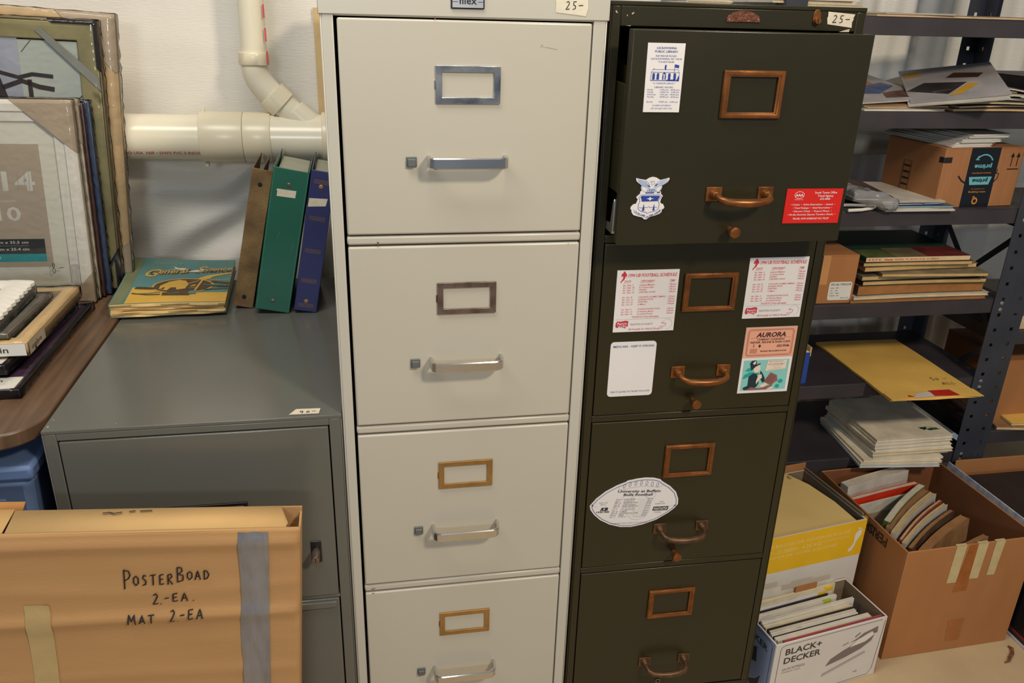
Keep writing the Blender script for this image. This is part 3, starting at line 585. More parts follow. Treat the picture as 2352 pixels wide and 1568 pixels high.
# football shaped schedule
def football():
    up = [(0,.0480),(.010,.0620),(.025,.0755),(.045,.0875),(.060,.0935),(.063,.0960),(.080,.0995),(.095,.1010),(.110,.1000),(.122,.0965),(.126,.0925),(.142,.0820),(.154,.0700),(.1600,.0560),(.1612,.0450)]
    dn = [(.1560,.0370),(.145,.0270),(.125,.0140),(.100,.0050),(.080,.0010),(.060,.0020),(.040,.0080),(.022,.0180),(.010,.0290),(.002,.0400)]
    return (up + dn)[::-1]
fb = football()
c6, F = card('football_magnet', 'white football shaped schedule magnet with blue outline on third drawer', -.1690, .4640, False, fb, CW_, R(2.0))
cx_, cy_ = .080, .049
ins = [(cx_+(x-cx_)*.955, cy_+(y-cy_)*.93) for x, y in fb]
OUTB = mat('navy_outline', (48,52,130), .6, var=0)
lc = [('s',ins,.0009,True),('p',[(.003,.048),(.0065,.0475),(.004,.0520)]),('p',[(.1575,.0445),(.1540,.0430),(.1568,.0400)])]
for k in range(7):
    x = .058+.0100*k; y = .0850+.0048*math.sin(math.pi*k/6)+.0012; lc.append(('s',ell(x,y,.0018,.0044,14,rot=-12+2*k),.0005,True))
prn('ball_outline', c6, F, OUTB, lc)
prn('lace_line', c6, F, mat('grey_print'), [('s',[(.048,.0845),(.049,.080),(.056,.0785),(.070,.0825),(.095,.0850),(.120,.0815),(.126,.0830),(.1285,.0860)],.0004),('s',[(.0065,.0475),(.014,.046)],.0003),('s',[(.145,.0415),(.1540,.0430)],.0003)])
T = [('t','University at Buffalo',.0865,.0725,.0050,{'al':'c','w':.078,'bold':.015,'shear':.08,'rot':-1.5}),('t','Bulls Football',.0850,.0655,.0050,{'al':'c','w':.053,'bold':.015,'shear':.08,'rot':-1.5}),
     ('t','KB',.0195,.0375,.0062,{'shear':.3,'bold':.05,'w':.014}),('t','1520 AM',.0130,.0335,.0030,{'shear':.15,'bold':.03,'w':.023}),
     ('p',[(.1150,.0335),(.1430,.0335),(.1445,.0415),(.1165,.0415)])]
prn('print_text', c6, F, BLK, T)
prn('print_text', c6, F, CW_, [('t','FANTASTIX',.1168,.0350,.0050,{'w':.0262,'shear':.25,'bold':.02})], .0006)
rows = [('AUG. 31','LOCK HAVEN','7:00 pm'),('Sept. 6','at Illinois State','7:30 pm'),('SEPT. 13','DELAWARE STATE','4:00 pm'),('Sept. 20','at New Hampshire','1:00 pm'),('SEPT. 27','WEST CHESTER (PA.)','1:30 pm'),('Oct. 4','at U. of Connecticut','1:00 pm'),('Oct. 11','at Youngstown State','1:00 pm'),('OCT. 18','U. MASS','1:00 pm'),('OCT. 25','HOFSTRA (Homecoming)','1:30 pm'),('NOV. 8','MAINE','1:30 pm'),('Nov. 15','at Villanova','1:00 pm')]
T = []
for i, r_ in enumerate(rows):
    y = .0580-i*.00355; sx_ = -.0008*i
    for s, x in zip(r_, (.0460,.0615,.1030)): T.append(('t',s,x+sx_,y,.0022,{'bold':.01 if r_[0].isupper() else 0}))
    T.append(('s',[(.078+sx_+.0012*len(r_[1])*.6,y+.0002),(.101+sx_,y+.0002)],.0002))
T += [('t','Listen to the',.0160,.0530,.0021,{'shear':.3}),('t','Bulls on',.0190,.0490,.0021,{'shear':.3}),('t','Tickets',.1260,.0505,.0021,{'shear':.3}),('t','Available at All',.1180,.0465,.0021,{'shear':.3}),('t','in Store & More',.1180,.0305,.0014,{}),('t','or call 852-5000',.1190,.0282,.0014,{}),('t','UB Football Ticket Hotline (716) 645-6666',.075,.0092,.0020,{'al':'c','w':.066})]
prn('print_text', c6, F, mat('grey_text_print', (104,100,108), .6, var=0), T)
wm = mat('watermark_print', (206,202,204), .6, var=0)
prn('bull_watermark', c6, F, wm, [('s',ell(.088,.042,.022,.026,24),.0016,True),('s',[(.062,.055),(.058,.066),(.068,.072),(.085,.066)],.0014),('s',[(.088,.066),(.108,.074),(.118,.068),(.112,.056)],.0014),('s',[(.080,.028),(.084,.022),(.094,.022),(.098,.028)],.0012)], .0002)
o = c6

# ------------------------------------------------------------------ books and papers: shared builder
def book(name, label, cat, loc, rot, w, t, h, cover, pages, flat=False, group=None, bow=None, spine=True, ct=.0009, inset=.0018, n=10, two=False):
    """closed book: local x = from spine to fore edge, thickness t, height h; flat books lie on their back cover"""
    sw = (lambda p: (p[0], p[2], p[1])) if flat else (lambda p: p)
    fn = bow or (lambda x, a, b: 0)
    def wp(x, y, z): return (x, y + fn(x/w, z/h, y/t), z)
    cm = MB(); cm.box(0, w, 0, ct, 0, h, n, 1, n if bow else 1); cm.box(0, w, t-ct, t, 0, h, n, 1, n if bow else 1)
    if spine: cm.box(-ct, 0, 0, t, 0, h, 1, 1, n if bow else 1)
    cm.warp(wp); cm.v = [Vector(sw(p)) for p in cm.v]
    if flat: cm.f = [f[::-1] for f in cm.f]
    o = cm.build(name, cover, None, smooth=30); o.location = loc; o.rotation_euler = rot
    pm = MB(); pm.box(0, w-inset, ct, t-ct, inset, h-inset, n, 1, n if bow else 1); pm.warp(wp); pm.v = [Vector(sw(p)) for p in pm.v]
    if flat: pm.f = [f[::-1] for f in pm.f]
    pm.build('pages', pages, o, smooth=30)
    return tag(o, label, cat, group)
PG_Y = pagemat('yellowed_pages', (216,182,120), 'Z'); PG_YY = pagemat('yellowed_pages_upright', (212,180,124), 'Y')
PG_BR = pagemat('browned_pages', (172,116,62), 'Z'); PG_BRY = pagemat('browned_pages_upright', (168,118,70), 'Y')
PG_C = pagemat('cream_pages', (222,200,156), 'Z'); PG_W = pagemat('white_pages', (226,218,200), 'Z'); PG_WY = pagemat('white_pages_upright', (222,208,184), 'Y')

# ------------------------------------------------------------------ left side: table, frames, grey cabinet's load
WOOD = mat('walnut_laminate', (108,82,60), .36, var=.1, scale=7, stretch=(9,.7,1), rgb2=(78,58,44), bump=.05, bscale=60)
tb = root('table', 'brown wood grain folding table with rounded corner beside the grey cabinet', 'table', (0,0,0))
rc = [(-.6225-.07*(1-math.cos(R(a))), -.0180+.07*(1-math.sin(R(a)))) for a in range(0, 91, 9)]
poly = [(-.6225,.62)] + rc[::1] + [(-1.9,-.0180),(-1.9,.62)]
MB().prism(poly[::-1], .7000, .7255, 'z').build('tabletop', WOOD, tb, bevel=.0035)
MB().box(-1.85,-.70,.10,.58,.670,.6995).build('apron', mat('black_trim'), tb, bevel=.002)
for x in (-.64,-1.80):
    for y in (.50,.58): MB().tube([(x,y,0),(x,y,.66)], .0125, 12).build('leg', mat('black_trim'), tb)
BLUET = mat('blue_tote_plastic', (96,118,158), .5, var=.05, scale=6, bump=.1, bscale=30)
def tote(z, label, lid):
    t_ = root('storage_tote', label, 'storage bin', (-1.124,.006,z))
    mb = MB(); W_, D_, H_ = .475, .36, .308
    mb.add([(.02,.02,0),(W_-.02,.02,0),(W_-.02,D_-.02,0),(.02,D_-.02,0),(0,0,H_),(W_,0,H_),(W_,D_,H_),(0,D_,H_)],[(0,3,2,1),(0,1,5,4),(1,2,6,5),(2,3,7,6),(3,0,4,7),(4,5,6,7)])
    mb.build('tub', BLUET, t_, bevel=.012)
    MB().box(-.008,W_+.008,-.008,D_+.008,H_,H_+.024).build('lid', BLUET, t_, bevel=.006)
    MB().box(.36,.435,.0005,.004,.246,.274).build('label_slot', mat('blue_slot', (84,104,144), .4), t_, bevel=.002)
    MB().box(.385,.405,-.0035,.0008,.258,.262).build('latch', mat('navy_latch', (44,54,84), .4), t_, bevel=.001)
tote(.0, 'blue plastic storage tote on the floor under the wooden table', 0); tote(.333, 'blue plastic storage tote stacked on top of another under the table', 0)

def wrap(w, d, h, parent, e=.0022, name='plastic_wrap', amp=.0016, x0=None):
    mb = MB(); mb.box(-w-e, e, -e, d+e, -e*.2, h+e, 26, 2, 50)
    def ed(x, z): return .12 + .88*max(0, 1 - min(abs(x), abs(x+w), abs(z), abs(z-h))/.030)
    mb.warp(lambda x,y,z: (x+amp*ed(x,z)*noise.noise(Vector((x*40,y*60,z*90))), y-abs(amp*1.2*(ed(x,z)-.12)*noise.noise(Vector((x*60+9,y*60,z*95)))), z+amp*.6*noise.noise(Vector((x*60,y*60,z*30+4)))))
    return mb.build(name, FILM, parent, smooth=180)
def leaning(name, label, x, y, lean, ry, w, h, d, border, fm, z=.7262, cat='picture frame', group=None):
    r_ = root(name, label, cat, (x,y,z), (-R(lean), R(ry), 0), group)
    mb = MB(); frame_ring(mb, -w, 0, 0, h, border, 0, d, border)
    mb.build('frame_border', fm, r_, bevel=.0018); return r_
# tan wrapped frame at the back
TANF = mat('tan_frame', (196,168,124), .45, var=.08, scale=20)
r_ = leaning('framed_picture','large tan wooden picture frame in plastic wrap leaning furthest back', -.636,.632,5.2,3.2,.46,.546,.018,.034,TANF)
MB().box(-.43,-.03,.006,.012,.03,.516).build('backing', CARDL, r_)
GREYC = mat('taupe_card', (176,158,134), .6)
for P in ([(-.108,.5470),(.001,.5470),(.001,.440),(-.004,.436),(-.103,.5425)], [(-.09,-.0005),(.001,-.0005),(.001,.10),(-.02,.085),(-.07,.03)]):
    MB().prism(P, -.0016, .019).build('corner_protector', GREYC, r_, bevel=.001)
wrap(.46,.018,.546,r_, amp=.003)
# antique gold frame with black outer lip
GOLDF = mat('antique_gold', (158,146,100), .38, .25, var=.18, scale=9, rgb2=(118,110,74), wear=((104,92,56), 9, .62))
r_ = leaning('framed_picture','antique gold picture frame with black lip around a bicycle picture', -.650,.6085,5,1.9,.42,.534,.018,.0040,mat('aged_lip', (120,110,82), .4, .2))
mb = MB(); frame_ring(mb, -.416,-.0040,.0040,.530,.036,.002,.018,.0335); mb.build('inner_moulding', GOLDF, r_, bevel=.002)
MB().box(-.38,-.04,.0075,.009,.04,.494).build('picture', mat('pale_picture', (198,200,188), .4, var=.06, scale=4, rgb2=(176,180,176)), r_)
def FZ(ox, oz, y): return lambda u, v, n: (ox+u, y-n, oz+v)
F = FZ(-.38,.04,.0075)
prn('picture_shadow', r_, F, mat('grey_picture', (150,146,150), .4, var=.1, scale=10), [('p',[(.17,.0),(.34,.0),(.34,.18),(.28,.27),(.22,.36),(.18,.30)])], .0004)
F = FZ(-.352,.086,.0075)
prn('picture_post', r_, F, mat('blue_grey_picture', (176,176,190), .4), [('p',[(.150,.10),(.205,.10),(.205,.44),(.150,.44)])], .0007)
DBR = mat('dark_brown_picture', (58,40,34), .4, var=.2, scale=60)
prn('picture_handlebar', r_, F, DBR, [('p',[(.10,.10),(.181,.10),(.178,.30),(.165,.345),(.10,.36)]),('s',[(.10,.352),(.160,.348),(.200,.338),(.225,.345),(.262,.342)],.0075),('s',[(.17,.318),(.205,.332),(.235,.322),(.262,.318)],.009),('s',[(.219,.335),(.2195,.25),(.222,.10)],.008),('s',[(.222,.19),(.258,.25),(.335,.335)],.0016),('s',[(.21,.385),(.265,.45)],.0010)], .0010)
MB().box(-.38,-.04,.0045,.0055,.04,.494).build('glass_pane', GLASS, r_)
MB().prism([(-.112,.512),(-.100,.516),(-.005,.430),(-.003,.404)], -.0016,-.0006).build('corner_strap', mat('silver_strap', (150,146,132), .35, .5), r_)
MB().prism([(-.088,.5345),(.0008,.5345),(.0008,.440),(-.0075,.448),(-.0075,.5265),(-.080,.5265)], -.0022, .0005).build('corner_edge', mat('dark_bronze_lip', (46,36,30), .3, .4), r_, bevel=.0008)
mb = MB(); frame_poly = [(-.060,-.001),(.0012,-.001),(.0012,.095)]; inn = [(-.042,.008),(-.009,.008),(-.009,.068)]
vs = [(a,-.0018,b) for a,b in frame_poly] + [(a,-.0018,b) for a,b in inn]; mb.add(vs, [(0,1,4,3),(1,2,5,4),(2,0,3,5)])
mb.build('corner_protector', mat('black_trim'), r_, solid=.0015)
wrap(.42,.018,.534,r_, amp=.0035)
# wrapped frames seen edge on behind the white one
for nm, x, y, ln, hh, rgb, lb in (('blue',-.668,.5925,5.4,.388,(58,74,104),'narrow blue edged picture frame in crinkled wrap behind the others'),
                                   ('red',-.677,.5795,5.9,.386,(86,52,46),'narrow dark red picture frame in crinkled wrap near the white one'),
                                   ('beige',-.683,.5665,6.4,.394,(200,184,160),'beige edged picture frame directly behind the white matted frame')):
    r_ = leaning('framed_picture', lb, x, y, ln, .8, .33, hh, .0115, .02, mat(nm+'_frame_edge', rgb, .35, var=.15, scale=30))
    MB().box(-.31,-.02,.004,.008,.02,hh-.02).build('backing', CARDG, r_)
    if nm == 'beige': MB().prism([(-.09,hh+.001),(.0012,hh+.001),(.0012,hh-.085)], -.0012, .0125).build('corner_protector', GREYC, r_, bevel=.0008)
    wrap(.33,.0115,hh,r_, amp=.003)
# white matted frame
WF = mat('white_frame', (224,218,206), .4, var=.02)
r_ = leaning('framed_picture','white picture frame with wide mat and taupe size insert, price 8 on it', -.6875,.545,7,.6,.335,.394,.0195,.022,WF)
MATB = mat('mat_board', (230,222,208), .7, var=.015)
mb = MB(); frame_ring(mb, -.313,-.022,.022,.372,.018,.004,.012,.018); mb.build('inner_lip', WF, r_, bevel=.001)
mb = MB(); mb.box(-.297,-.038,.0095,.0125,.038,.356); mb.build('mat_board', MATB, r_)
TAU = mat('taupe_insert', (188,168,148), .6, var=.02)
ins_ = MB().box(-.2640,-.0710,.0085,.0097,.0740,.3120).build('size_insert', TAU, r_)
F = FZ(-.2640,.0740,.0085)
prn('print_text', ins_, F, mat('off_white_print', (222,214,204), .6), [('t','11x14',.179,.150,.036,{'al':'r','w':.168,'bold':.02}),('t','matted to \u2022 convertible',.140,.128,.0045,{'al':'r'}),('t','8x10',.146,.092,.026,{'al':'r','w':.105,'bold':.02})])
prn('text_lines', ins_, F, TAU, [('s',[(.1475+.001*k,.150),(.150+.001*k,.186)],.0010) for k in (0,12,20)], .0006)
prn('black_band', ins_, F, mat('band_black', (40,38,38), .6), [('p',[(.0,.026),(.182,.026),(.182,.0555),(0,.0555)])])
prn('teal_band', ins_, F, mat('band_teal', (52,160,166), .6), [('p',[(.0,.0105),(.182,.0105),(.182,.026),(0,.026)])])
prn('band_text', ins_, F, MATB, [('t','11 in x 14 in | 27.9 cm x 35.5 cm',.152,.0465,.0052,{'al':'r','w':.140,'bold':.015}),('s',[(.02,.0425),(.152,.0425)],.0003),('t','8 in x 10 in | 20.3 cm x 25.4 cm',.152,.0330,.0052,{'al':'r','w':.135,'bold':.015}),('t','BELMONT',.100,.0155,.0048,{'al':'r','w':.040})], .0007)
MB().box(-.313,-.022,.0040,.0048,.022,.372).build('glass_pane', GLASS, r_)
MB().prism([(-.110,.395),(.001,.395),(.001,.296),(-.012,.306)], -.0016, .0205).build('corner_protector', GREYC, r_, bevel=.0008)
MB().prism([(-.055,-.0005),(.001,-.0005),(.001,.062)], -.0016, .0205).build('corner_protector', GREYC, r_, bevel=.0008)
wp_ = wrap(.335,.0195,.394,r_, e=.003, amp=.0022)
prn('price_writing', r_, FZ(-.0720,.0620,-.0066), INK, hand('8-',0,0,.022,.0130,.0011), .0003)

# flat pile on the table
def flatframe(name, label, x, y, z, yawd, w, d, t, border, fm, inside, insidename='picture', rot=(0,0), film_=True):
    r_ = root(name, label, 'picture frame', (x,y,z), (R(rot[0]),R(rot[1]),R(yawd)))
    mb = MB(); O=[(-w,0),(0,0),(0,d),(-w,d)]; I=[(-w+border,border),(-border,border),(-border,d-border),(-w+border,d-border)]
    vs=[(a,b,t) for a,b in O]+[(a,b,t) for a,b in I]+[(a,b,0) for a,b in O]+[(a,b,0) for a,b in I]; fs=[]
    for i in range(4):
        j=(i+1)%4; fs += [(i,j,4+j,4+i),(8+i,12+i,12+j,8+j),(i,8+i,8+j,j),(4+i,4+j,12+j,12+i)]
    mb.add(vs,fs); mb.build('frame_border', fm, r_, bevel=.0012)
    MB().box(-w+border*.8,-border*.8,border*.8,d-border*.8,.001,t*.72).build(insidename, inside, r_)
    if film_:
        e=.0016; mb=MB(); mb.box(-w-e,e,-e,d+e,.0003,t+e,10,20,1); mb.warp(lambda a,b,c:(a+.0018*noise.noise(Vector((a*50,b*60,c*60))),b+.0018*noise.noise(Vector((a*50+5,b*60,c*60))),c+(.0018*noise.noise(Vector((a*40,b*40,3))) if c>.003 else 0)))
        mb.build('plastic_wrap', FILM, r_, smooth=180)
    return r_
BLKF = mat('black_frame', (34,28,28), .35, var=.2, scale=30)
PURP = mat('purple_print', (84,56,92), .4, var=.2, scale=7, rgb2=(52,38,52))
r_ = flatframe('framed_picture','black edged frame with purple insert lying flat, bottom of the pile', -.6795,.106,.7262,0,.40,.40,.015,.007,BLKF,PURP,'purple_insert')
l_ = MB().box(-.39,-.0125,.0105,.0560,.0100,.0118).build('size_label', PAPERW, r_)
prn('print_text', l_, face_xy(0,0,.0118), mat('dark_print', (60,56,60), .6), [('t','cm',-.038,.0385,.0085,{'al':'r','w':.026}),('t','27.9 x 35.5',-.075,.0385,.0085,{'al':'r','w':.09})])
prn('price_writing', l_, face_xy(-.058,.0165,.0118), INK, hand('8-',0,0,.013,.012,.0009), .0004)
r_ = flatframe('framed_picture','black frame with white size label lying second from the bottom of pile', -.7145,.158,.7440,-4,.30,.300,.0165,.008,BLKF,PURP,'purple_insert')
l_ = MB().box(-.29,-.008,.008,.052,.0120,.0150).build('size_label', PAPERW, r_)
prn('print_text', l_, face_xy(0,0,.0150), mat('dark_print'), [('t','27.9 x 35.5 cm',-.020,.0330,.0075,{'al':'r','w':.12})])
OAK = mat('pale_oak_frame', (212,182,134), .5, var=.06, scale=10, stretch=(8,1,1))
GRYP = mat('grey_photo', (128,128,120), .4, var=.2, scale=18)
r_ = flatframe('framed_picture','pale wood frame marked 10 in lying in the middle of the pile', -.6870,.186,.7635,0,.225,.284,.0235,.024,OAK,GRYP)
MB().add([(-.22,-.0026,.002),(-.002,-.0026,.002),(-.002,-.0026,.0225),(-.22,-.0026,.0225)],[(0,1,2,3)]).build('size_label', PAPERW, r_)
prn('print_text', r_, face_xz(0,-.0026,0), mat('dark_print'), [('t','8 in x 10 in',-.028,.0075,.0100,{'al':'r','w':.088,'bold':.01})])
MB().add([(.0022,.002,.002),(.0022,.075,.002),(.0022,.075,.022),(.0022,.002,.022)],[(0,1,2,3)]).build('side_label', GREYC, r_)
prn('print_text', r_, lambda u,v,n: (.0022+n,u,v), mat('dark_print'), [('t','ombre',.012,.007,.009,{'w':.045})])
SILF = mat('pewter_frame', (150,142,128), .32, .5, var=.15, scale=16)
flatframe('framed_picture','pewter grey frame lying under the other grey frame on the pile', -.7180,.200,.7875,-1,.20,.200,.010,.016,SILF,GRYP)
flatframe('framed_picture','pewter grey frame lying directly under the ornate white frame', -.7320,.190,.7990,1.5,.19,.205,.0145,.018,SILF,GRYP)
ORN = mat('ornate_white', (232,226,214), .5, var=.03, bump=.5, bscale=60)
r_ = root('framed_picture','ornate white scalloped picture frame on top of the flat pile','picture frame',(-.733,.215,.8150),(0,0,R(2.5)))
mb = MB(); n = 34; out = []
for side in range(4):
    for k in range(n):
        t_ = k/n; a = abs(math.sin(t_*math.pi*9))*.0045
        out.append([(-.22+.22*t_, -a),(a, .19*t_),(-.22*t_, .19+a),(-.22-a,.19-.19*t_)][side])
inn = [(-.11+(x+.11)*.62, .095+(y-.095)*.58) for x, y in out]; m_ = len(out)
mid = [(-.11+(x+.11)*.84, .095+(y-.095)*.82) for x, y in out]
vs = [(x,y,0) for x,y in out]+[(x,y,.006) for x,y in out]+[(x,y,.013) for x,y in mid]+[(x,y,.006) for x,y in inn]+[(x,y,0) for x,y in inn]
mb.add(vs, [(L*m_+i, L*m_+(i+1)%m_, (L+1)*m_+(i+1)%m_, (L+1)*m_+i) for L in range(4) for i in range(m_)])
mb.build('frame_border', ORN, r_, smooth=60)
MB().box(-.19,-.03,.03,.16,.001,.004).build('backing', GRYP, r_)

# old science book
BT = .0265; BW, BD = .212, .276
def bz(x, y): return .013*(max(0,1-x/BW))**2*(max(0,y)/BD)**2 - .0030*(x/BW)**3*(1-min(1,y/BD)) + .0015*math.sin(3*x/BW+1)
TEAL = mat('faded_teal_cover', (92,138,136), .5, var=.08, scale=9, rgb2=(84,122,112))
OCH = mat('ochre_print', (214,168,72), .55, var=.06, scale=20); BRNK = mat('brown_cover_print', (84,66,44), .6, var=.15, scale=60)
bk = MB(); bk.box(-.001, BW, 0, BD, BT-.001, BT, 16, 16, 1); bk.box(-.001, BW, .0, BD, 0, .001, 16, 16, 1); bk.box(-.002,-.001,0,BD,0,BT,1,16,1)
bk.warp(lambda x,y,z: (x, y, z + (bz(x,y) if z > .012 else 0)))
sb = bk.build('science_book', TEAL, None, smooth=40); sb.location = (-.633,.4485,.7264); sb.rotation_euler = (0,0,R(3.0))
tag(sb, 'worn teal and yellow science textbook lying flat on the grey cabinet', 'book')
pg = MB()
for k, (za, zb, ins2) in enumerate([(.001,.0060,.0022),(.0062,.0105,.0006),(.0125,.0168,.002),(.0170,.0212,.0008),(.0214,.0255,.0)]):
    pg.box(.0, BW-ins2*1.5, ins2-.004*(1 if k in (0,1,4) else .4), BD-.002, za, zb, 16, 16, 1)
pg.warp(lambda x,y,z: (x, y + .002*math.sin(x*60+z*900), z + bz(x,y)*z/BT - (.002 if x < .02 and .0105 < z < .013 else 0)))
pg.build('pages', PG_Y, sb, smooth=30)
Fb = lambda u, v, n: (u, v, BT + n + bz(u, v))
def grid(u0, u1, v0, v1, nu=14, nv=14, f=None):
    out = []
    for i in range(nu):
        for j in range(nv):
            a0, a1 = u0+(u1-u0)*i/nu, u0+(u1-u0)*(i+1)/nu; b0, b1 = v0+(v1-v0)*j/nv, v0+(v1-v0)*(j+1)/nv
            out.append(('p', [(a0,b0),(a1,b0),(a1,b1),(a0,b1)]))
    return out
prn('yellow_ground', sb, Fb, OCH, grid(.026,.212,.0,.056) + grid(.026,.11,.056,.094,8,6), .0004)
prn('spine_strip', sb, Fb, mat('olive_spine_strip', (116,122,88), .6, var=.08), grid(0,.022,0,.276,2,14), .0004)
prn('title_shadow', sb, Fb, BRNK, [('t','General  Science',.0480,.1700,.030,{'shear':.35,'bold':.02,'w':.164,'rot':6})], .0005)
prn('title', sb, Fb, OCH, [('t','G',.0380,.1600,.044,{'shear':.35,'bold':.015,'w':.029}),('t','eneral',.0640,.1770,.028,{'shear':.35,'bold':.015,'w':.060,'rot':6}),('t','S',.1350,.1860,.040,{'shear':.35,'bold':.015,'w':.024}),('t','cience',.1560,.1950,.024,{'shear':.35,'bold':.015,'w':.055,'rot':5})], .0008)
prn('subtitle', sb, Fb, mat('faint_yellow', (150,156,118), .6), [('t','SURVEY OF',.044,.236,.012,{'w':.062,'rot':-2,'shear':.2})], .0006)
prn('white_scuffs', sb, Fb, mat('white_scuff', (214,206,190), .7), [('p',[(.088,.222),(.100,.212),(.112,.213),(.118,.204),(.108,.200),(.098,.204),(.078,.201),(.094,.208)]),('p',[(.118,.188),(.135,.200),(.160,.205),(.140,.192),(.150,.186),(.130,.186)])], .0011)
prn('oval_rim', sb, Fb, OCH, [('p',ell(.122,.098,.060,.046,30,rot=4)),('p',[(.150,.15),(.165,.165),(.21,.185),(.21,.176),(.175,.155),(.17,.14),(.155,.130),(.146,.138)]),('s',[(.17,.135),(.20,.133),(.21,.138)],.003),('s',[(.18,.085),(.211,.102)],.002)], .0008)
prn('oval_picture', sb, Fb, BRNK, [('p',ell(.122,.098,.056,.042,30,rot=4))], .0011)
prn('oval_scene', sb, Fb, OCH, [('p',[(.078,.098),(.092,.122),(.110,.134),(.124,.128),(.132,.106),(.128,.078),(.112,.072),(.110,.086),(.100,.086),(.094,.068),(.078,.078)]),('s',[(.148,.066),(.156,.132)],.004),('s',[(.131,.110),(.150,.128)],.003),('s',[(.134,.080),(.150,.086)],.002),('p',[(.135,.092),(.144,.104),(.148,.098),(.140,.090)])], .0014)
prn('dark_details', sb, Fb, BRNK, [('s',[(.032,.090),(.060,.084),(.088,.082)],.012),('s',[(.030,.058),(.060,.046),(.085,.046)],.005),('p',[(.088,.040),(.140,.038),(.142,.054),(.124,.058),(.088,.056)]),('s',[(.175,.122),(.211,.112)],.010),('s',[(.175,.095),(.211,.090)],.008),('s',[(.15,.070),(.211,.078)],.004)], .0014)
prn('blue_details', sb, Fb, TEAL, [('s',[(.036,.052),(.066,.054),(.084,.060)],.003),('s',[(.100,.048),(.120,.052)],.003),('p',[(.138,.044),(.152,.046),(.150,.066),(.138,.062)]),('s',[(.160,.100),(.211,.100)],.004)], .0018)

# three ring binders
def binder(label, x, y, lean, w, h, d, cov, inner, yawd=0, paper=True, holes='dark'):
    r_ = root('ring_binder', label, 'binder', (x,y,.7208), (0,R(lean),R(yawd)))
    mb = MB(); mb.box(-w,0,0,.0025,0,h,1,1,1); b = mb.build('spine', cov, r_, bevel=.0012)
    MB().box(-w,-w+.0025,.0026,d,0,h).build('front_cover', cov, r_, bevel=.001)
    MB().box(-.0025,0,.0026,d,0,h).build('back_cover', cov, r_, bevel=.001)
    if paper: MB().box(-w+.006,-.004,.010,d-.012,.004,h-.012).build('papers', inner, r_, bevel=.002)
    for z in (.022,h-.030):
        MB().lathe([(.0042,0),(.0042,.0009),(.0026,.0012)], Matrix.Translation((-w*.52,.0002,z)) @ Matrix.Rotation(R(90),4,'X'),14).build('rivet', CHROME2 if holes == 'chrome' else (BRASS_REFL if holes == 'brass' else DARK), r_)
    return r_
CANV = mat('worn_canvas', (142,112,70), .9, var=.15, scale=16, rgb2=(88,66,42), bump=.4, bscale=220, wear=((104,78,50), 12, .58))
GRNV = mat('green_vinyl', (22,92,70), .38, var=.05, scale=8); BLUV = mat('navy_vinyl', (38,42,92), .42, var=.05, scale=8)
PAPG = mat('greyed_papers', (158,156,136), .8, var=.05, bump=.3, bscale=60)
b1 = binder('worn tan canvas ring binder, leftmost of the three leaning on the cabinet', -.3745,.492,12.6,.0385,.285,.165,CANV,PAPG,0,False)
MB().box(-.020,-.0185,.003,.16,.002,.283).build('divider', CANV, b1)
b2 = binder('green vinyl ring binder leaning between the tan and navy binders', -.3000,.455,11.8,.0670,.288,.200,GRNV,PAPG,0,True,'chrome')
MB().add([(-.0545,-.0006,.2330),(-.0200,-.0006,.2350),(-.0195,-.0006,.2490),(-.0550,-.0006,.2475),(-.0560,-.0006,.245),(-.0542,-.0006,.2425)],[tuple(range(6))]).build('blank_tape', TAPE, b2, smooth=0)
prn('edge_seam', b2, face_xz(0,0,0), mat('light_green', (70,140,110), .5), [('s',[(-.0645,.002),(-.0645,.286)],.0006),('s',[(-.0025,.002),(-.0025,.286)],.0006),('s',[(-.040,.165),(-.043,.15)],.0005),('s',[(-.012,.150),(-.014,.128)],.0005)], .0003)
b3 = binder('navy vinyl ring binder with gold bands, beside the cream cabinet', -.2460,.453,10.6,.0450,.286,.195,BLUV,PAPG,0,True,'brass')
GLD = mat('dull_gold', (140,104,60), .4, .4)
st = []
for z in (.010,.062,.124,.190,.262):
    prn('gold_band', b3, face_xz(0,0,0), GLD, [('s',[(-.0380,z+q*.0030),(-.0080,z+q*.0030)],.0010) for q in range(3)], .0003)
MB().add([(-.0430,-.0006,.2140),(-.0100,-.0006,.2200),(-.0080,-.0006,.2350),(-.0425,-.0006,.2310)],[(0,1,2,3)]).build('blank_tape', TAPE, b3, smooth=0)

# cardboard poster box in front of the grey cabinet
pb = root('poster_box', 'flat brown cardboard box lettered poster board in front of the grey cabinet', 'cardboard box', (-.2964,-.132,.0005), (0,R(4.0),0))
PW, PH, PD = .80, .6125, .050
def crease(x, z):
    d = 0
    for zc, a, sl in ((.590,.0045,.0),(.520+.01*math.sin(x*9),.0010,.02),(.360,.0012,0),(.468+.0*x,.0050,.02),(.30,.002,0)):
        u = (z - zc - sl*x)/.009; d += a*math.exp(-u*u) * (1 if zc != .595 else .6)
    return d + .0012*noise.noise(Vector((x*6,z*9,2))) + .0016*max(0, 1-abs(x+.575)/.006)
mb = MB(); n1, n2 = 90, 90
vs = [(-PW+PW*i/n1, -crease(-PW+PW*i/n1, PH*j/n2)*(1 if 0 < i < n1 else .2), PH*j/n2) for j in range(n2+1) for i in range(n1+1)]
mb.add(vs, [(j*(n1+1)+i, j*(n1+1)+i+1, (j+1)*(n1+1)+i+1, (j+1)*(n1+1)+i) for j in range(n2) for i in range(n1)])
mb.build('front_panel', CARD, pb, smooth=80, solid=.003)
MB().box(-PW,0,PD-.003,PD,0,PH+.004).build('back_panel', CARD, pb)
MB().box(-.003,0,.003,PD-.003,0,PH-.004).build('side_panel', CARD, pb); MB().box(-PW,-PW+.003,.003,PD-.003,0,PH-.004).build('side_panel', CARD, pb)
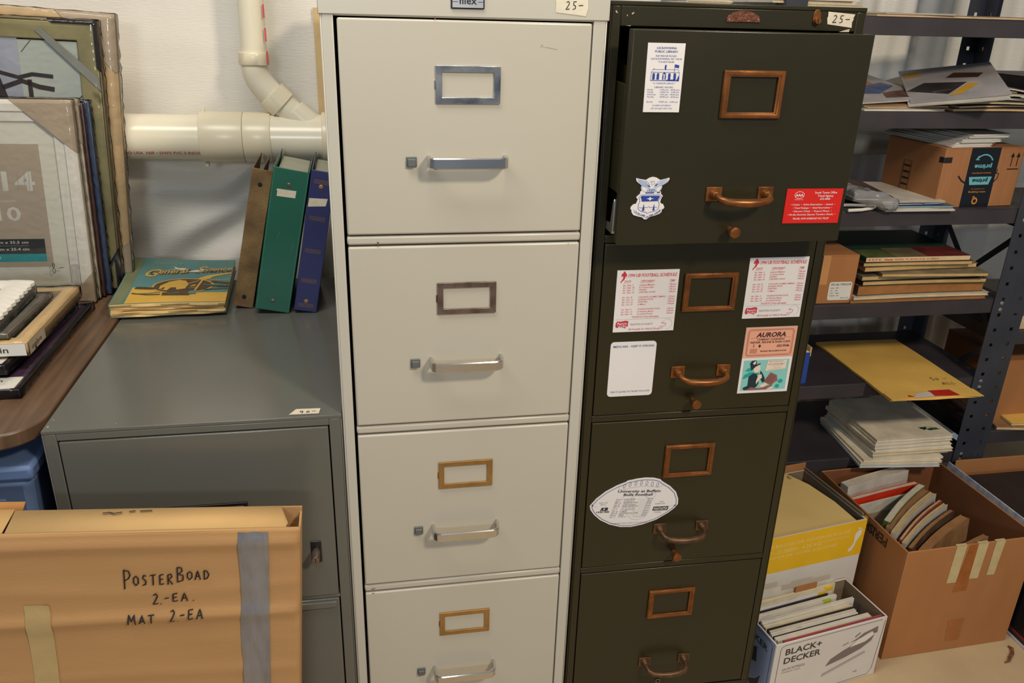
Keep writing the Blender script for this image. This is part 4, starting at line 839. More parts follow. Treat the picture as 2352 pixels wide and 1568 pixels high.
MB().box(-PW,0,.003,PD-.003,0,.003).build('bottom_panel', CARD, pb)
mb = MB(); mb.add([(-.385,.0,PH-.001),(-.022,.0,PH-.001),(-.018,.012,PH+.001),(-.030,PD-.004,PH+.007),(-.385,PD-.004,PH+.007)],[(0,1,2,3,4)]); mb.build('top_flap', CARDL, pb, solid=.003)
mb = MB(); mb.add([(-PW,.0,PH-.001),(-.389,.0,PH-.001),(-.386,PD-.002,PH+.008),(-PW,PD-.002,PH+.010)],[(0,1,2,3)]); mb.build('top_flap', CARDL, pb, solid=.003)
mb = MB(); mb.add([(-PW,PD-.004,PH+.006),(-.376,PD-.004,PH+.006),(-.374,PD+.004,PH+.016),(-PW,PD+.004,PH+.020)],[(0,1,2,3)]); mb.build('rear_flap', mat('orange_flap', (192,136,76), .85), pb, solid=.003)
DUCT = mat('silver_duct_tape', (150,150,156), .34, .6, var=.12, scale=9, bump=.5, bscale=55, stretch=(3,1,.8))
mb = MB(); n2 = 70
def cz(x, z): return -crease(x, z) - .0012 - .0040*abs(noise.noise(Vector((x*55+z*12, z*17, 7))))
xs = [-.0840+.0400*i/12 for i in range(13)]
vs = [(x + .0015*math.sin(z_*40)*(1 if x < -.06 else 0) , cz(x, z_), z_) for z_ in [PH*.993*j/n2 for j in range(n2+1)] for x in xs]
mb.add(vs, [(j*13+i, j*13+i+1, (j+1)*13+i+1, (j+1)*13+i) for j in range(n2) for i in range(12)]); mb.build('duct_tape', DUCT, pb, smooth=60)
mb = MB(); vs = [(x, cz(x, z_)+.0006, z_) for z_ in [.495*j/30 for j in range(31)] for x in (-.3730,-.3620,-.351,-.3400)]
mb.add(vs, [(j*4+i, j*4+i+1, (j+1)*4+i+1, (j+1)*4+i) for j in range(30) for i in range(3)]); mb.build('masking_tape', mat('tan_clear_tape', (190,164,112), .45, bump=.15, bscale=80), pb, smooth=60)
F = lambda u, v, n: (u, -crease(u, v)-n, v)
hw = hand('P',-.2410,.5180,.0290,.0150,.0019) + hand('OSTER',-.2290,.5225,.0200,.0114,.0019,.02) + hand('B',-.1710,.5270,.0235,.0150,.0019) + hand('OAD',-.1570,.5300,.0175,.0112,.0019,.02)
hw += hand('2',-.2050,.4900,.0190,.0120,.0019) + hand('.',-.1960,.4895,.0190,.0090,.0022) + hand('-',-.1890,.4920,.0160,.0090,.0019) + hand('EA.',-.1790,.4930,.0170,.0130,.0019,.03)
hw += hand('M',-.2400,.4560,.0185,.0140,.0019) + hand('AT',-.2245,.4580,.0160,.0120,.0019) + hand('2',-.1830,.4610,.0175,.0110,.0019) + hand('.',-.1745,.4605,.0175,.0090,.0022) + hand('-',-.1690,.4630,.0150,.0090,.0019) + hand('EA',-.1590,.4635,.0165,.0130,.0019,.03)
prn('marker_lettering', pb, F, INK, hw, .0030)
prn('marker_scribble', pb, lambda u,v,n: (u, v, PH+.0075+n), INK, [('s',[(-.270,.034),(-.262,.036),(-.255,.033),(-.245,.036)],.0022),('s',[(-.236,.037),(-.228,.039)],.002),('s',[(-.222,.038),(-.206,.039)],.002)], .0006)

# ------------------------------------------------------------------ steel shelving
def post(parent, x, y, sx, sy_, w=.043, H_=1.86, y0=0):
    """slotted angle: one flange across (sx) and one going back (sy_), real holes"""
    mb = MB(); hs = .0042; pitch = .0381
    zs = [0]; z = .02
    while z < H_-.02: zs += [z-hs, z+hs]; z += pitch
    zs.append(H_); us = [0, w*.5-hs, w*.5+hs, w]
    def flange(P):
        for j in range(len(zs)-1):
            for i in range(3):
                if i == 1 and j % 2 == 1: continue
                mb.add([P(us[i],zs[j]),P(us[i+1],zs[j]),P(us[i+1],zs[j+1]),P(us[i],zs[j+1])],[(0,1,2,3)])
    flange(lambda u,z_: (x+sx*u, y, z_)); flange(lambda u,z_: (x, y+sy_*u, z_))
    return mb.build('post', STEEL, parent, smooth=0, solid=.0018)
def shelving(label, xa, xb, ya, yb, levels, H_=1.86, braces=(), left=True):
    r_ = root('shelving_unit', label, 'shelf', (0,0,0))
    for i, (zt_) in enumerate(levels):
        mb = MB(); mb.box(xa,xb,ya,yb,zt_-.0016,zt_)
        mb.box(xa,xb,ya,ya+.0018,zt_-.0345,zt_-.0016); mb.box(xa,xb,yb-.0018,yb,zt_-.0345,zt_-.0016)
        mb.box(xa,xa+.0018,ya+.0018,yb-.0018,zt_-.0345,zt_-.0016); mb.box(xb-.0018,xb,ya+.0018,yb-.0018,zt_-.0345,zt_-.0016)
        mb.box(xa,xb,ya+.0018,ya+.013,zt_-.0345,zt_-.0330)
        mb.build('shelf_board', STEELB, r_, bevel=.0012)
    e = .0006
    post(r_, xb+e, ya-e-.0018, -1, 1, H_=H_); post(r_, xb+e, yb+e+.0018, -1, -1, H_=H_)
    post(r_, xa-e, ya-e-.0018, 1, 1, H_=H_); post(r_, xa-e, yb+e+.0018, 1, -1, H_=H_)
    for (xx, y0_, z0_, y1_, z1_) in braces:
        a = Vector((xx,y0_,z0_)); b_ = Vector((xx,y1_,z1_)); MB().sweep([a,b_],[(-.0011,-.010),(.0011,-.010),(.0011,.010),(-.0011,.010)]).build('brace', STEEL, r_)
    mbs = []
    for zt_ in levels:
        for (bx, by) in ((xb-.0215, ya-.003),):
            for dz in (-.010,-.026): mbs.append((bx, by, zt_+dz))
    for q in mbs:
        MB().lathe([(.0050,0),(.0048,.002),(.0020,.0035)], Matrix.Translation(q) @ Matrix.Rotation(R(90),4,'X'), 10).build('bolt', ZINC, r_)
    return r_
LV = [1.307,1.127,.920,.707,.507,.305]
shelving('slate steel shelving unit of six shelves behind the olive cabinet', .665,1.330,.420,.722,LV,
    braces=((1.3265,.435,.855,.705,.600),(1.3265,.435,.600,.705,.850),(1.3265,.435,1.245,.705,1.010),(1.3265,.435,.585,.705,.330),(1.3265,.50,1.30,.435,1.25)))
LV2 = [1.190,.900,.622,.352]
shelving('slate steel shelving unit at the right, back to back with the six shelf one', 1.334,2.25,.420,.722,LV2, braces=())

# big flat pile helpers
def mags(specs, group, cat='magazine'):
    """specs: (name,label,x,y,z,yaw,w,d,t,cover,pages,bow amplitude, tilt)"""
    for (nm, lb, x, y, z, yw, w, d, t, cv, pgm, bw, ty) in specs:
        f = (lambda b: (lambda a, q, tt: b*math.sin(math.pi*max(0,min(1,a)))*(.6+.4*q)))(bw) if bw else None
        book(nm, lb, cat, (x,y,z), (0,R(ty),R(yw)), w, t, d, cv, pgm, flat=True, group=group, bow=f, spine=t > .006, ct=.0006)
def pm(key, rgb, rgb2=None, sc_=18, rough=.4): return mat(key, rgb, rough, var=.12, scale=sc_, rgb2=rgb2)
MW = pm('pale_mag', (204,196,182)); MG = pm('grey_mag', (150,132,104), (96,84,66)); MBn = pm('brown_mag', (112,84,66), (64,46,38)); MR = pm('colour_mag', (170,96,76), (76,90,140), 26); MTAN = pm('tan_mag', (176,136,92), (128,92,62)); MD = pm('dark_mag', (62,54,54), (34,28,30))
# top shelf and cabinet top papers
for k in range(5):
    book('paper_stack' if 0 else 'booklet', 'cream booklet in the stack on the top shelf, number %s from below' % ['one','two','three','four','five'][k], 'booklet', (.640+.012*(k%3),.424+.002*(k%2),1.3072+.0062*k), (0,0,R(2-k)), .165,.0058,.24, MW, PG_C, flat=True, group='cream booklets on the top shelf')
for k in range(4):
    book('booklet', '%s pale booklet of the short stack on the olive cabinet' % ['lowest','second lowest','second highest','topmost'][k], 'booklet', (.430,.33+.004*(k%2),1.3198+.0047*k), (0,0,R(-1+k)), .085,.0042,.14, MW, PG_C, flat=True, group='pale booklets on the olive cabinet')
mags([('folder','thin tan folder flat on the top shelf beside the booklets',.86,.421,1.3072,1,.40,.26,.0045,MTAN,PG_C,0,0),
      ('leaflet','thin pale leaflet on the tan folder of the top shelf',.88,.424,1.3122,-2,.15,.22,.0025,MW,PG_W,0,0)], None, 'paper')
# second shelf
z = 1.1272
MLG = pm('light_grey_mag', (176,170,168), (140,134,134), 9)
mags([('magazine','tan magazine at the bottom right of the second shelf pile',1.075,.423,z,0,.215,.27,.005,MTAN,PG_C,.002,0),
      ('magazine','pale magazine under the colourful one on the second shelf',.872,.424,z,0,.185,.26,.0045,MW,PG_W,0,0),
      ('magazine','brown magazine second from bottom at right of the pile',1.090,.425,z+.006,3,.21,.27,.0045,MBn,PG_C,.004,0),
      ('magazine','dark grey magazine at mid height on the right of pile',1.070,.430,z+.012,-4,.22,.26,.005,MD,PG_C,.006,0),
      ('magazine','cream magazine near the middle right of the pile',1.085,.428,z+.018,5,.20,.26,.0045,MW,PG_W,.008,0),
      ('magazine','grey magazine near the top right of the pile',1.075,.436,z+.0245,-2,.215,.26,.005,MLG,PG_C,.012,0),
      ('magazine','brown covered magazine topmost at right of the pile',1.050,.462,z+.031,-8,.235,.24,.0045,MBn,PG_W,.024,0)], 'magazines on the second shelf')
book('magazine','tan magazine under the colourful one at left of second shelf','magazine',(.880,.426,z+.0052),(R(3),0,R(5)),.20,.004,.22,MTAN,PG_C,flat=True,group='magazines on the second shelf',spine=False,ct=.0006)
m_ = book('magazine','colourful red and blue magazine at the left of the second shelf','magazine',(.850,.432,z+.0112),(R(9),R(-2),R(10)),.205,.004,.20,MLG,PG_W,flat=True,group='magazines on the second shelf',spine=False,ct=.0006)
F = face_xy(0,0,.004)
prn('cover_print', m_, F, mat('orange_red_print', (176,84,56), .45, var=.3, scale=40), [('p',[(.04,.11),(.15,.10),(.16,.17),(.05,.17)])], .0003)
prn('cover_print', m_, F, mat('blue_cover_print', (62,84,140), .45, var=.3, scale=40), [('p',[(.05,.06),(.11,.05),(.19,.10),(.18,.13),(.09,.10)])], .0004)
prn('cover_print', m_, F, mat('brown_photo_print', (92,62,50), .45, var=.4, scale=50), [('p',[(.10,.02),(.195,.015),(.20,.07),(.12,.055)])], .0005)
s1 = book('sheet','large grey white sheet with dark window and yellow patch across the magazines','paper',(.985,.440,z+.012),(R(13),R(-9),R(-27)),.185,.0022,.22,MLG,PG_W,flat=True,spine=False,ct=.0004)
book('sheet','plain pale sheet sticking out under the windowed one','paper',(.975,.432,z+.0075),(R(10),R(-8),R(-30)),.185,.0020,.22,MW,PG_W,flat=True,spine=False,ct=.0004)
F = face_xy(0,0,.0022)
prn('print_patch', s1, F, MD, [('p',[(-.0,.075),(.075,.035),(.12,.10),(.04,.12)])], .0003)
prn('yellow_patch', s1, F, mat('mustard_print', (196,146,44), .5), [('p',[(.075,.022),(.100,.030),(.140,.085),(.120,.092)])], .0005)
prn('yellow_patch', s1, F, mat('mustard_print'), [('p',[(.006,.16),(.04,.17),(.035,.20),(.006,.195)])], .0005)
prn('window_print', s1, F, mat('deep_brown_print', (66,40,28), .5), [('p',[(.085,.140),(.145,.125),(.160,.150),(.105,.170)])], .0005)

# third shelf: carton with envelopes, papers, plastic bag
def carton(name, label, loc, yawd, w, d, h, mo, mi, t=.003, open_=True, cat='cardboard box', bev=.0008):
    r_ = root(name, label, cat, loc, (0,0,R(yawd)))
    MB().box(0,w,0,t,0,h).build('front_panel', mo, r_, bevel=bev); MB().box(0,w,d-t,d,0,h).build('back_panel', mo, r_, bevel=bev)
    MB().box(0,t,t,d-t,0,h).build('side_panel', mo, r_, bevel=bev); MB().box(w-t,w,t,d-t,0,h).build('side_panel', mo, r_, bevel=bev)
    MB().box(t,w-t,t,d-t,0,t).build('bottom_panel', mo, r_)
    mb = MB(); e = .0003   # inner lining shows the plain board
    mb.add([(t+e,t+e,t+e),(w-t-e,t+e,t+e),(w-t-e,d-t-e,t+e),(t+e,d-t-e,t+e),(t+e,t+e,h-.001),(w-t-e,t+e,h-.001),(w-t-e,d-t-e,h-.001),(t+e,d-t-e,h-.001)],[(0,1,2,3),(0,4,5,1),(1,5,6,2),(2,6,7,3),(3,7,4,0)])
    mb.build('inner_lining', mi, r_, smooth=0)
    if not open_: MB().box(.0,w,0,d,h,h+t).build('lid_panel', mo, r_, bevel=bev)
    return r_
CARD3 = mat('shipping_cardboard', (160,108,66), .8, var=.05, scale=9, bump=.1, bscale=90, stretch=(14,1,1))
cb = carton('carton','brown shipping carton with black tape and envelopes on top, third shelf',(1.0870,.4330,.9205),4,.205,.185,.1265,CARD3,CARDD,open_=False)
BT_ = mat('black_packing_tape', (22,24,30), .35, var=0)
F = face_xz(0,0,0)
prn('packing_tape', cb, F, BT_, [('p',[(.0660,0),(.1420,0),(.1420,.1295),(.0660,.1295)])], .0004)
TB = mat('pale_teal_print', (104,176,184), .5, var=0); OR = mat('orange_print', (206,132,50), .5, var=0)
arc = [(.104+.0245*math.cos(R(a)), .0905+.024*math.sin(R(a))) for a in range(28, 153, 12)]
prn('teal_marks', cb, F, TB, [('s',arc,.0028),('s',[(.0880,.1120),(.0815,.1035),(.0905,.1040)],.0022),('t','prime',.104,.0930,.0095,{'al':'c','rot':180,'bold':.03,'w':.0450}),('p',[(.0740,.0665),(.1340,.0665),(.1290,.0490),(.0790,.0490)]),], .0006)
prn('tape_lettering', cb, F, BT_, [('t','prime',.104,.0620,.0090,{'al':'c','rot':180,'bold':.03,'w':.0400})], .0008)
prn('tape_lettering', cb, F, TB, [('t','prime',.104,.0530,.0085,{'al':'c','rot':180,'bold':.03,'w':.0400})], .0008) if 0 else None
prn('orange_marks', cb, F, OR, [('t','amazon.com/prime',.104,.0760,.0036,{'al':'c','rot':180,'w':.050}),('t','try something new',.104,.0405,.0022,{'al':'c','rot':180,'w':.036}),('t','voice shopping',.104,.0345,.0042,{'al':'c','rot':180,'w':.046,'bold':.01}),('s',ell(.103,.0130,.0060,.0060,16),.0034,True),('s',ell(.0985,.0215,.0022,.0022,10),.0016,True)], .0006)
prn('box_print', cb, F, BLK, [('s',[(.0450,.0695),(.0560,.0590),(.0660,.0540)],.0035),('s',[(.143,.073),(.150,.0735),(.149,.062),(.142,.055)],.0022),('s',[(.1430,.0730),(.1445,.083)],.002),('p',[(0,.098),(.020,.098),(.020,.110),(0,.110)]),
   ('s',[(.1765,.088),(.1765,.112)],.0020),('p',[(.1715,.108),(.1815,.108),(.1765,.118)]),('s',[(.1915,.088),(.1915,.112)],.0020),('p',[(.1865,.108),(.1965,.108),(.1915,.118)]),('s',[(.169,.082),(.199,.082)],.0022)], .0006)
F2 = lambda u, v, n: (-n, u, v)
prn('box_print', cb, F2, BLK, [('s',[(.095,.010),(.095,.085),(.120,.085),(.120,.010)],.0016,True)] + [('s',[(.097,.018+.014*k),(.118,.018+.014*k)],.0040) for k in range(5)] + [('p',[(0,.098),(.014,.098),(.014,.110),(0,.110)])], .0004)
for k in range(8):
    b = book('envelope','%s white envelope of the fanned stack on the shipping carton' % ['lowest','second lowest','third lowest','fourth lowest','fourth highest','third highest','second highest','topmost'][k],'envelope',(1.102+.0065*k+.003*math.sin(k*3),.436+.003*(k%3),1.0508+.0034*k),(0,0,R(6+1.2*math.sin(k*2))),.105,.0030,.215,PAPERW,PAPERW,flat=True,group='white envelopes on the carton',spine=False,ct=.0005,n=2)
mags([('leaflet','lowest white leaflet of the pile left of the carton',.955,.408,.9205,-1,.165,.22,.003,PAPERW,PG_W,0,0),
      ('leaflet','white leaflet with grey edge second in the pile left of carton',.960,.410,.9240,1,.160,.22,.003,MW,PG_W,0,0),
      ('leaflet','teal leaflet in the pile left of the carton',.958,.414,.9275,-2,.160,.20,.0035,pm('teal_mag',(40,96,120)),PG_W,0,0),
      ('leaflet','blue leaflet in the pile left of the carton',.955,.416,.9320,2,.145,.20,.0035,pm('blue_mag',(70,72,140)),PG_W,0,0),
      ('leaflet','cream leaflet near the top of the pile left of carton',.952,.418,.9360,0,.150,.20,.0035,MW,PG_C,.002,0),
      ('magazine','dark magazine with red print on the pile left of the carton',.900,.436,.9400,-6,.155,.20,.004,pm('dark_red_mag',(110,66,56),(52,50,58),14),PG_W,.006,4)], None, 'leaflet')
bg = MB(); bg.box(0,.105,0,.125,0,.028,18,18,2)
bg.warp(lambda x,y,z: (x+.006*noise.noise(Vector((x*40,y*40,z*60))), y+.006*noise.noise(Vector((x*40+7,y*40,z*60))), max(.0004, z*(1-((x-.0525)/.075)**2*.7) + .010*abs(noise.noise(Vector((x*36,y*36,z*50+5))))*(1 if z > .004 else 0))))
bo = bg.build('plastic_bag', FILMC, None, smooth=180); bo.location = (.868,.412,.9420); bo.rotation_euler = (R(-4),R(12),R(-3)); bo.location = (.872,.405,.9225+.022)
tag(bo, 'crumpled clear plastic bag on the third shelf beside the leaflets', 'bag')
mb = MB(); mb.tube([(.0,0,.002),(.030,-.004,.004),(.055,0,.006),(.070,.012,.006),(.060,.030,.005),(.030,.040,.004),(0,.045,.003)], .0035, 8)
wr = mb.build('white_cord', PAPERW, None); wr.location = (.870,.415,.9210); tag(wr, 'loop of white cord inside the clear bag on third shelf', 'cord')

# fourth shelf: small carton and book stack
sk = carton('carton','small brown carton with a white stock label on the fourth shelf',(.8430,.4300,.7075),-1,.086,.150,.1095,CARDO,CARDD,open_=False)
l_ = MB().prism(rrect(.0250,.0080,.0800,.0505,.005), -.0006, 0).build('stock_label', PAPERW, sk, smooth=0)
prn('print_text', l_, face_xz(0,-.0006,0), mat('dark_print'), [('t','SKU#:1906258',.0530,.0425,.0050,{'al':'c','w':.048}),('t','Style#:   A461',.029,.0355,.0025),('t','Size:      N/S',.029,.0295,.0025),('t','Color:     Black',.029,.0235,.0025),('t','Vendor#:  1037',.029,.0175,.0025),('t','Made in China',.077,.0120,.0025,{'al':'r'})])
prn('clear_tape', sk, face_xz(0,0,0), mat('tan_strip', (198,142,86), .4), [('p',[(0,.045),(.018,.045),(.018,.1125),(0,.1125)])], .0003)
stk = [('browned flat paperback at the bottom of the fourth shelf stack',.925,.424,0,.345,.22,.0075,MTAN,PG_BR,.0,0),
 ('cream edged paperback second from bottom of the fourth shelf stack',.930,.421,0,.342,.21,.0075,MW,PG_C,.002,0),
 ('thick paperback with frayed orange brown pages in the fourth shelf stack',.938,.424,.6,.322,.20,.0225,MBn,PG_BR,.0015,0),
 ('yellowed paperback with curling corner in the middle of the stack',.946,.423,-.8,.310,.20,.0095,MD,PG_Y,.0015,0),
 ('yellowed paperback above the curling one in the stack',.944,.426,.4,.308,.20,.0095,MG,PG_Y,0,0),
 ('grey covered thin book whose left corner points forward in the stack',.985,.416,-4,.255,.20,.0075,MG,PG_Y,0,0),
 ('tan spined thin book just below the two uppermost yellow ones',.948,.428,2,.290,.20,.0100,MTAN,PG_Y,.001,0),
 ('yellowed thin book directly under the green covered one',.944,.430,-1,.270,.20,.0085,MBn,PG_Y,.001,0)]
z = .7075
for k, (lb, x, y, yw, w, d, t, cv, pgm, bw, ty) in enumerate(stk):
    mags([('paperback',lb,x,y,z,yw,w,d,t,cv,pgm,bw,ty)], 'paperbacks stacked on the fourth shelf', 'book'); z += t + .0014
GC = pm('green_cover', (40,72,58), (26,52,44), 6)
mags([('picture_book','green covered book with red print on its cream spine, topmost in stack',.948,.432,z,-1,.258,.225,.0105,GC,PG_C,0,0)], None, 'book')
tbk = bpy.data.objects['picture_book']; F = face_xy(0,0,.0105)
prn('cover_picture', tbk, F, mat('leaf_green_print', (88,96,52), .5, var=.2, scale=40), grid(0.0,.075,.0,.060,1,1), .0003)
prn('cover_picture', tbk, F, mat('brown_green_print', (112,98,70), .5, var=.2, scale=20), grid(.075,.15,.0,.070,1,1), .0003)
prn('cover_picture', tbk, F, mat('maroon_cover_print', (112,40,38), .5, var=.25, scale=30), grid(.15,.255,.0,.075,1,1), .0003)
sp_ = MB().box(0,.256,-.0007,0,.0004,.0100).build('spine', mat('cream_spine', (214,186,140), .6), tbk)
prn('spine_text', sp_, face_xz(0,-.0007,0), REDP, [('t','R R P R',.006,.0030,.0045,{'w':.030}),('t','Home',.045,.0030,.0045,{'bold':.03,'w':.020}),('t','READING  THE  BROWN  BOOK  OF  AMERICA',.070,.0030,.0040,{'w':.108})])

# fifth shelf: envelope and blue carton
ENV = mat('manila_gold_envelope', (240,190,94), .55, var=.06, scale=12, bump=.1, bscale=60)
en = root('padded_envelope', 'large golden padded envelope with red and white seal on the fifth shelf', 'envelope', (1.0020,.3210,.5078), (0,0,R(-1)))
mb = MB(); mb.box(0,.2265,0,.338,0,.0050,14,20,1); mb.warp(lambda x,y,z: (x, y, z + (.004*math.sin(math.pi*x/.2265)*math.sin(math.pi*y/.338) if z > .002 else 0) + .0015*noise.noise(Vector((x*14,y*14,z*40)))))
mb.build('envelope_body', ENV, en, smooth=60)
mb = MB(); mb.box(0,.2265,-.012,.026,.0052,.0064,14,4,1); mb.warp(lambda x,y,z: (x, y + .010*math.sin(math.pi*x/.2265)*(1 if y < 0 else 0)+.004, z + .0012*math.sin(x*40)))
mb.build('envelope_flap', ENV, en, smooth=60)
FE = face_xy(0,0,.0066)
prn('seal_sticker', en, FE, mat('sticker_white', (214,206,196), .5), [('p',[(.055,-.002),(.140,.002),(.150,.030),(.075,.020)])], .0008)
prn('seal_sticker', en, FE, mat('sticker_red', (198,40,24), .45), [('p',[(.110,.002),(.172,.000),(.165,.030),(.112,.030)])], .0012)
prn('seal_sticker', en, FE, MC['sticker_red'], [('p',[(.045,.004),(.062,.003),(.050,.013)])], .0012)
prn('handwriting', en, FE, INK, hand('50.-',.155,.076,.016,.011,.0014,.0) + hand('ALL.',.168,.052,.015,.012,.0014), .0032)
bb = carton('carton','blue and white printed carton end showing on the fifth shelf',(.735,.4300,.5075),2,.121,.14,.0800,mat('cobalt_box', (36,72,158), .5, var=.05),CARDL,open_=True)
MB().box(.118,.1225,.0,.14,.070,.092).build('end_flap', CARDL, bb)
MB().add([(.02,.0,.081),(.118,.0,.081),(.105,.09,.088),(.02,.09,.088)],[(0,1,2,3)]).build('top_flap', PAPERW, bb, solid=.002)

# sixth shelf: stack of white notebooks
NB = pm('notebook_white', (234,220,194), rough=.6); NBG = pm('notebook_greywhite', (196,202,198), rough=.6)
zz = .3055
nbs = [(1.000,.372,-6,.200,.225,.0060),(1.004,.376,-5,.205,.225,.0050),(1.012,.378,-3,.205,.222,.0048),(1.036,.380,1,.205,.215,.0070),(1.034,.380,-1,.212,.215,.0085),(1.040,.382,0,.205,.215,.0080),(1.036,.381,1.5,.208,.215,.0085),(1.038,.384,-.5,.205,.215,.0070),(1.040,.384,0,.203,.215,.0065)]
for k, (x,y,yw,w,d,t) in enumerate(nbs):
    nm = 'white notebook, %s of the stack on the sixth shelf' % ['lowest','second from the bottom','third from the bottom','fourth from the bottom','fifth from the bottom','fourth from the top','third from the top','second from the top','topmost with green print'][k]
    o = book('notebook', nm, 'notebook', (x,y,zz), (0,0,R(yw)), w, t, d, NBG if k in (0,3) else NB, PG_C if k in (1,3,4) else PG_W, flat=True, group='white notebooks on the sixth shelf', n=2); zz += t + .0006
prn('green_print', o, face_xy(0,0,.0065), mat('green_logo', (52,92,52), .5), [('p',ell(.150,.040,.010,.006,12)),('p',ell(.166,.034,.009,.005,12,rot=20)),('p',ell(.180,.036,.006,.004,10)),('s',[(.140,.046),(.160,.030),(.190,.032)],.003),('s',[(.145,.030),(.16,.048),(.178,.04)],.002)])

# items on the neighbouring unit
mags([('magazine','dark magazine lowest of the pair on the right hand unit',1.40,.50,.6225,3,.20,.22,.012,MTAN,PG_C,0,0),('magazine','black magazine uppermost of the pair on the right hand unit',1.39,.49,.6360,-4,.21,.22,.020,MD,PG_C,0,0)], None)
ck = carton('carton','brown carton on the lower shelf of the right hand shelving unit',(1.42,.47,.3525),0,.40,.22,.165,CARDO,CARDD,open_=False)
mags([('envelope','brown envelope at the front of the right unit lower shelf',1.40,.425,.3525,-10,.24,.10,.008,MTAN,PG_C,0,0),('envelope','golden envelope lying on the brown one at right unit',1.44,.424,.3622,-6,.22,.09,.006,ENV,PG_C,0,0)], None, 'envelope')
mags([('comic','colourful comic standing at the edge of the right hand shelf',1.385,.43,.6225,0,.2,.05,.035,MR,PG_C,0,0)], None, 'book')

# ------------------------------------------------------------------ boxes on the floor
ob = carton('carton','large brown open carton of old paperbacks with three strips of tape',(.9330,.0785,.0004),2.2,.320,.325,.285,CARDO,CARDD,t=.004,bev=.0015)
for q, (u0,u1,b0,b1,lb) in enumerate(((.1170,.1420,.1150,.1395,'left'),(.1700,.1950,.1700,.1930,'mid'),(.2130,.2370,.2130,.2330,'right'))):
    mb = MB(); P0 = (b0, -.0006, .190+.004*q); P1 = (b1-.0005, -.0006, .189+.004*q)
    mb.add([P0,P1,(u1,-.0006,.2852),(u0,-.0006,.2852)],[(0,1,2,3)]); mb.add([(u0,-.0006,.2858),(u1,-.0006,.2858),(u1,.006,.2858),(u0,.006,.2858)],[(0,1,2,3)])
    mb.build('masking_tape', TAPEY, ob, smooth=0)
CLR = mat('clear_tape_patch', (162,98,50), .22, var=.1, scale=30, bump=.3, bscale=70)
prn('clear_tape', ob, face_xz(0,0,0), CLR, [('p',[(.150,.285),(.170,.285),(.172,.163),(.137,.163)])], .0004); prn('clear_tape', ob, face_xz(0,0,0), CLR, [('p',[(.155,.025),(.190,.025),(.190,.085),(.148,.085)])], .0004)
prn('box_stamp', ob, lambda u,v,n: (-n, .325-u, v), mat('dark_stamp', (58,40,32), .7), [('t','PERISHABLE',.262,.272,.022,{'w':.14,'bold':.03,'rot':180})], .0005)
pbk = [ # x, y (front left of top edge), yaw, w, t, top z, cover, pages, bow, label
 (.9700,.330,11,.185,.024,.285,MW,PG_WY,.010,'thick cream paged paperback furthest back in the big carton'),
 (.9640,.300,9,.195,.012,.268,mat('red_cover',(204,52,30),.4),PG_WY,.004,'red covered paperback near the back of the big carton'),
 (.9620,.280,8,.200,.006,.262,MW,PG_WY,.004,'white thin book in front of the red paperback in carton'),
 (.9900,.196,34,.200,.016,.280,mat('moss_cover',(92,104,52),.5),PG_WY,.016,'cream paged paperback with green back cover in the carton'),
 (.9880,.174,33,.205,.012,.276,MTAN,PG_BRY,.016,'brown paged paperback behind the double cream one in carton'),
 (.9900,.156,33,.215,.013,.274,MW,PG_YY,.018,'double cream paperback with small spot on its edge'),
 (.9920,.139,32,.210,.007,.270,mat('rust_cover',(150,70,50),.5),PG_YY,.018,'thin paperback with rust red cover in the big carton'),
 (.9940,.128,31,.210,.009,.268,MW,PG_YY,.018,'thin stapled cream paperback in the middle of the carton'),
 (1.0000,.114,30,.205,.010,.264,MBn,PG_BRY,.018,'brown paged paperback third from the front of the carton'),
 (1.0300,.104,28,.195,.020,.256,MTAN,PG_BRY,.016,'thick brown paged paperback second from the front of carton'),
 (1.0750,.097,20,.150,.011,.240,MTAN,PG_BRY,.010,'short tan paperback touching the front of the big carton')]
for k, (x,y,yw,w,t,zt_,cv,pgm,bw,lb) in enumerate(pbk):
    hh = zt_ - .012
    book('paperback', lb, 'book', (x, y, .006), (R(-4 if k > 3 else -2), R(-3), R(yw)), w, t, hh, cv, pgm, group='old paperbacks in the big carton', bow=(lambda b: (lambda a,q,tt: b*math.sin(math.pi*a*.9)*.42))(bw), inset=.0012)
book('paperback','grey covered book leaning back with its printed cover showing in the carton','book',(.962,.128,.120),(R(-52),R(0),R(10)),.215,.010,.190,MG,PG_WY,group='old paperbacks in the big carton')
# white and yellow carton with a manila sheet across the top
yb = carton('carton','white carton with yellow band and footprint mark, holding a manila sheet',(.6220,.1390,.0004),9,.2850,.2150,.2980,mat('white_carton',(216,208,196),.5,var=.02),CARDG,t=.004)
YEL = mat('yellow_band', (232,182,30), .5, var=.03)
prn('yellow_band', yb, face_xz(0,0,0), YEL, [('p',[(0,.208),(.285,.208),(.285,.298),(0,.298)])])
prn('yellow_edge', yb, lambda u,v,n: (.2850+n, u, v), YEL, [('p',[(.0,.27),(.010,.27),(.010,.304),(.0,.304)])])
YWH = mat('pale_yellow_print', (240,216,140), .5, var=0); WHP = mat('carton_white_print', (228,220,206), .5, var=0)
prn('band_text', yb, face_xz(0,0,0), YWH, [('t','PRINTED IN BARCODE LINE. WOODEN OR PLUS OUR',.245,.2720,.0080,{'al':'r','w':.250}),('t','CHEAP - D-700M - 4.25 KG',.170,.2560,.0090,{'al':'r','w':.170}),('t','500 SHEETS PER REAM PACK',.245,.2600,.0050,{'al':'r','w':.070}),('t','BY HAND OVER AIR, WATER AND SHINES',.215,.2440,.0060,{'al':'r','w':.220})], .0007)
foot = [(.2520,.2200),(.2480,.2230),(.2490,.2280),(.2560,.2340),(.2600,.2430),(.2590,.2560),(.2600,.2660),(.2650,.2720),(.2720,.2740),(.2770,.2690),(.2760,.2600),(.2700,.2520),(.2660,.2440),(.2630,.2340),(.2590,.2250)]
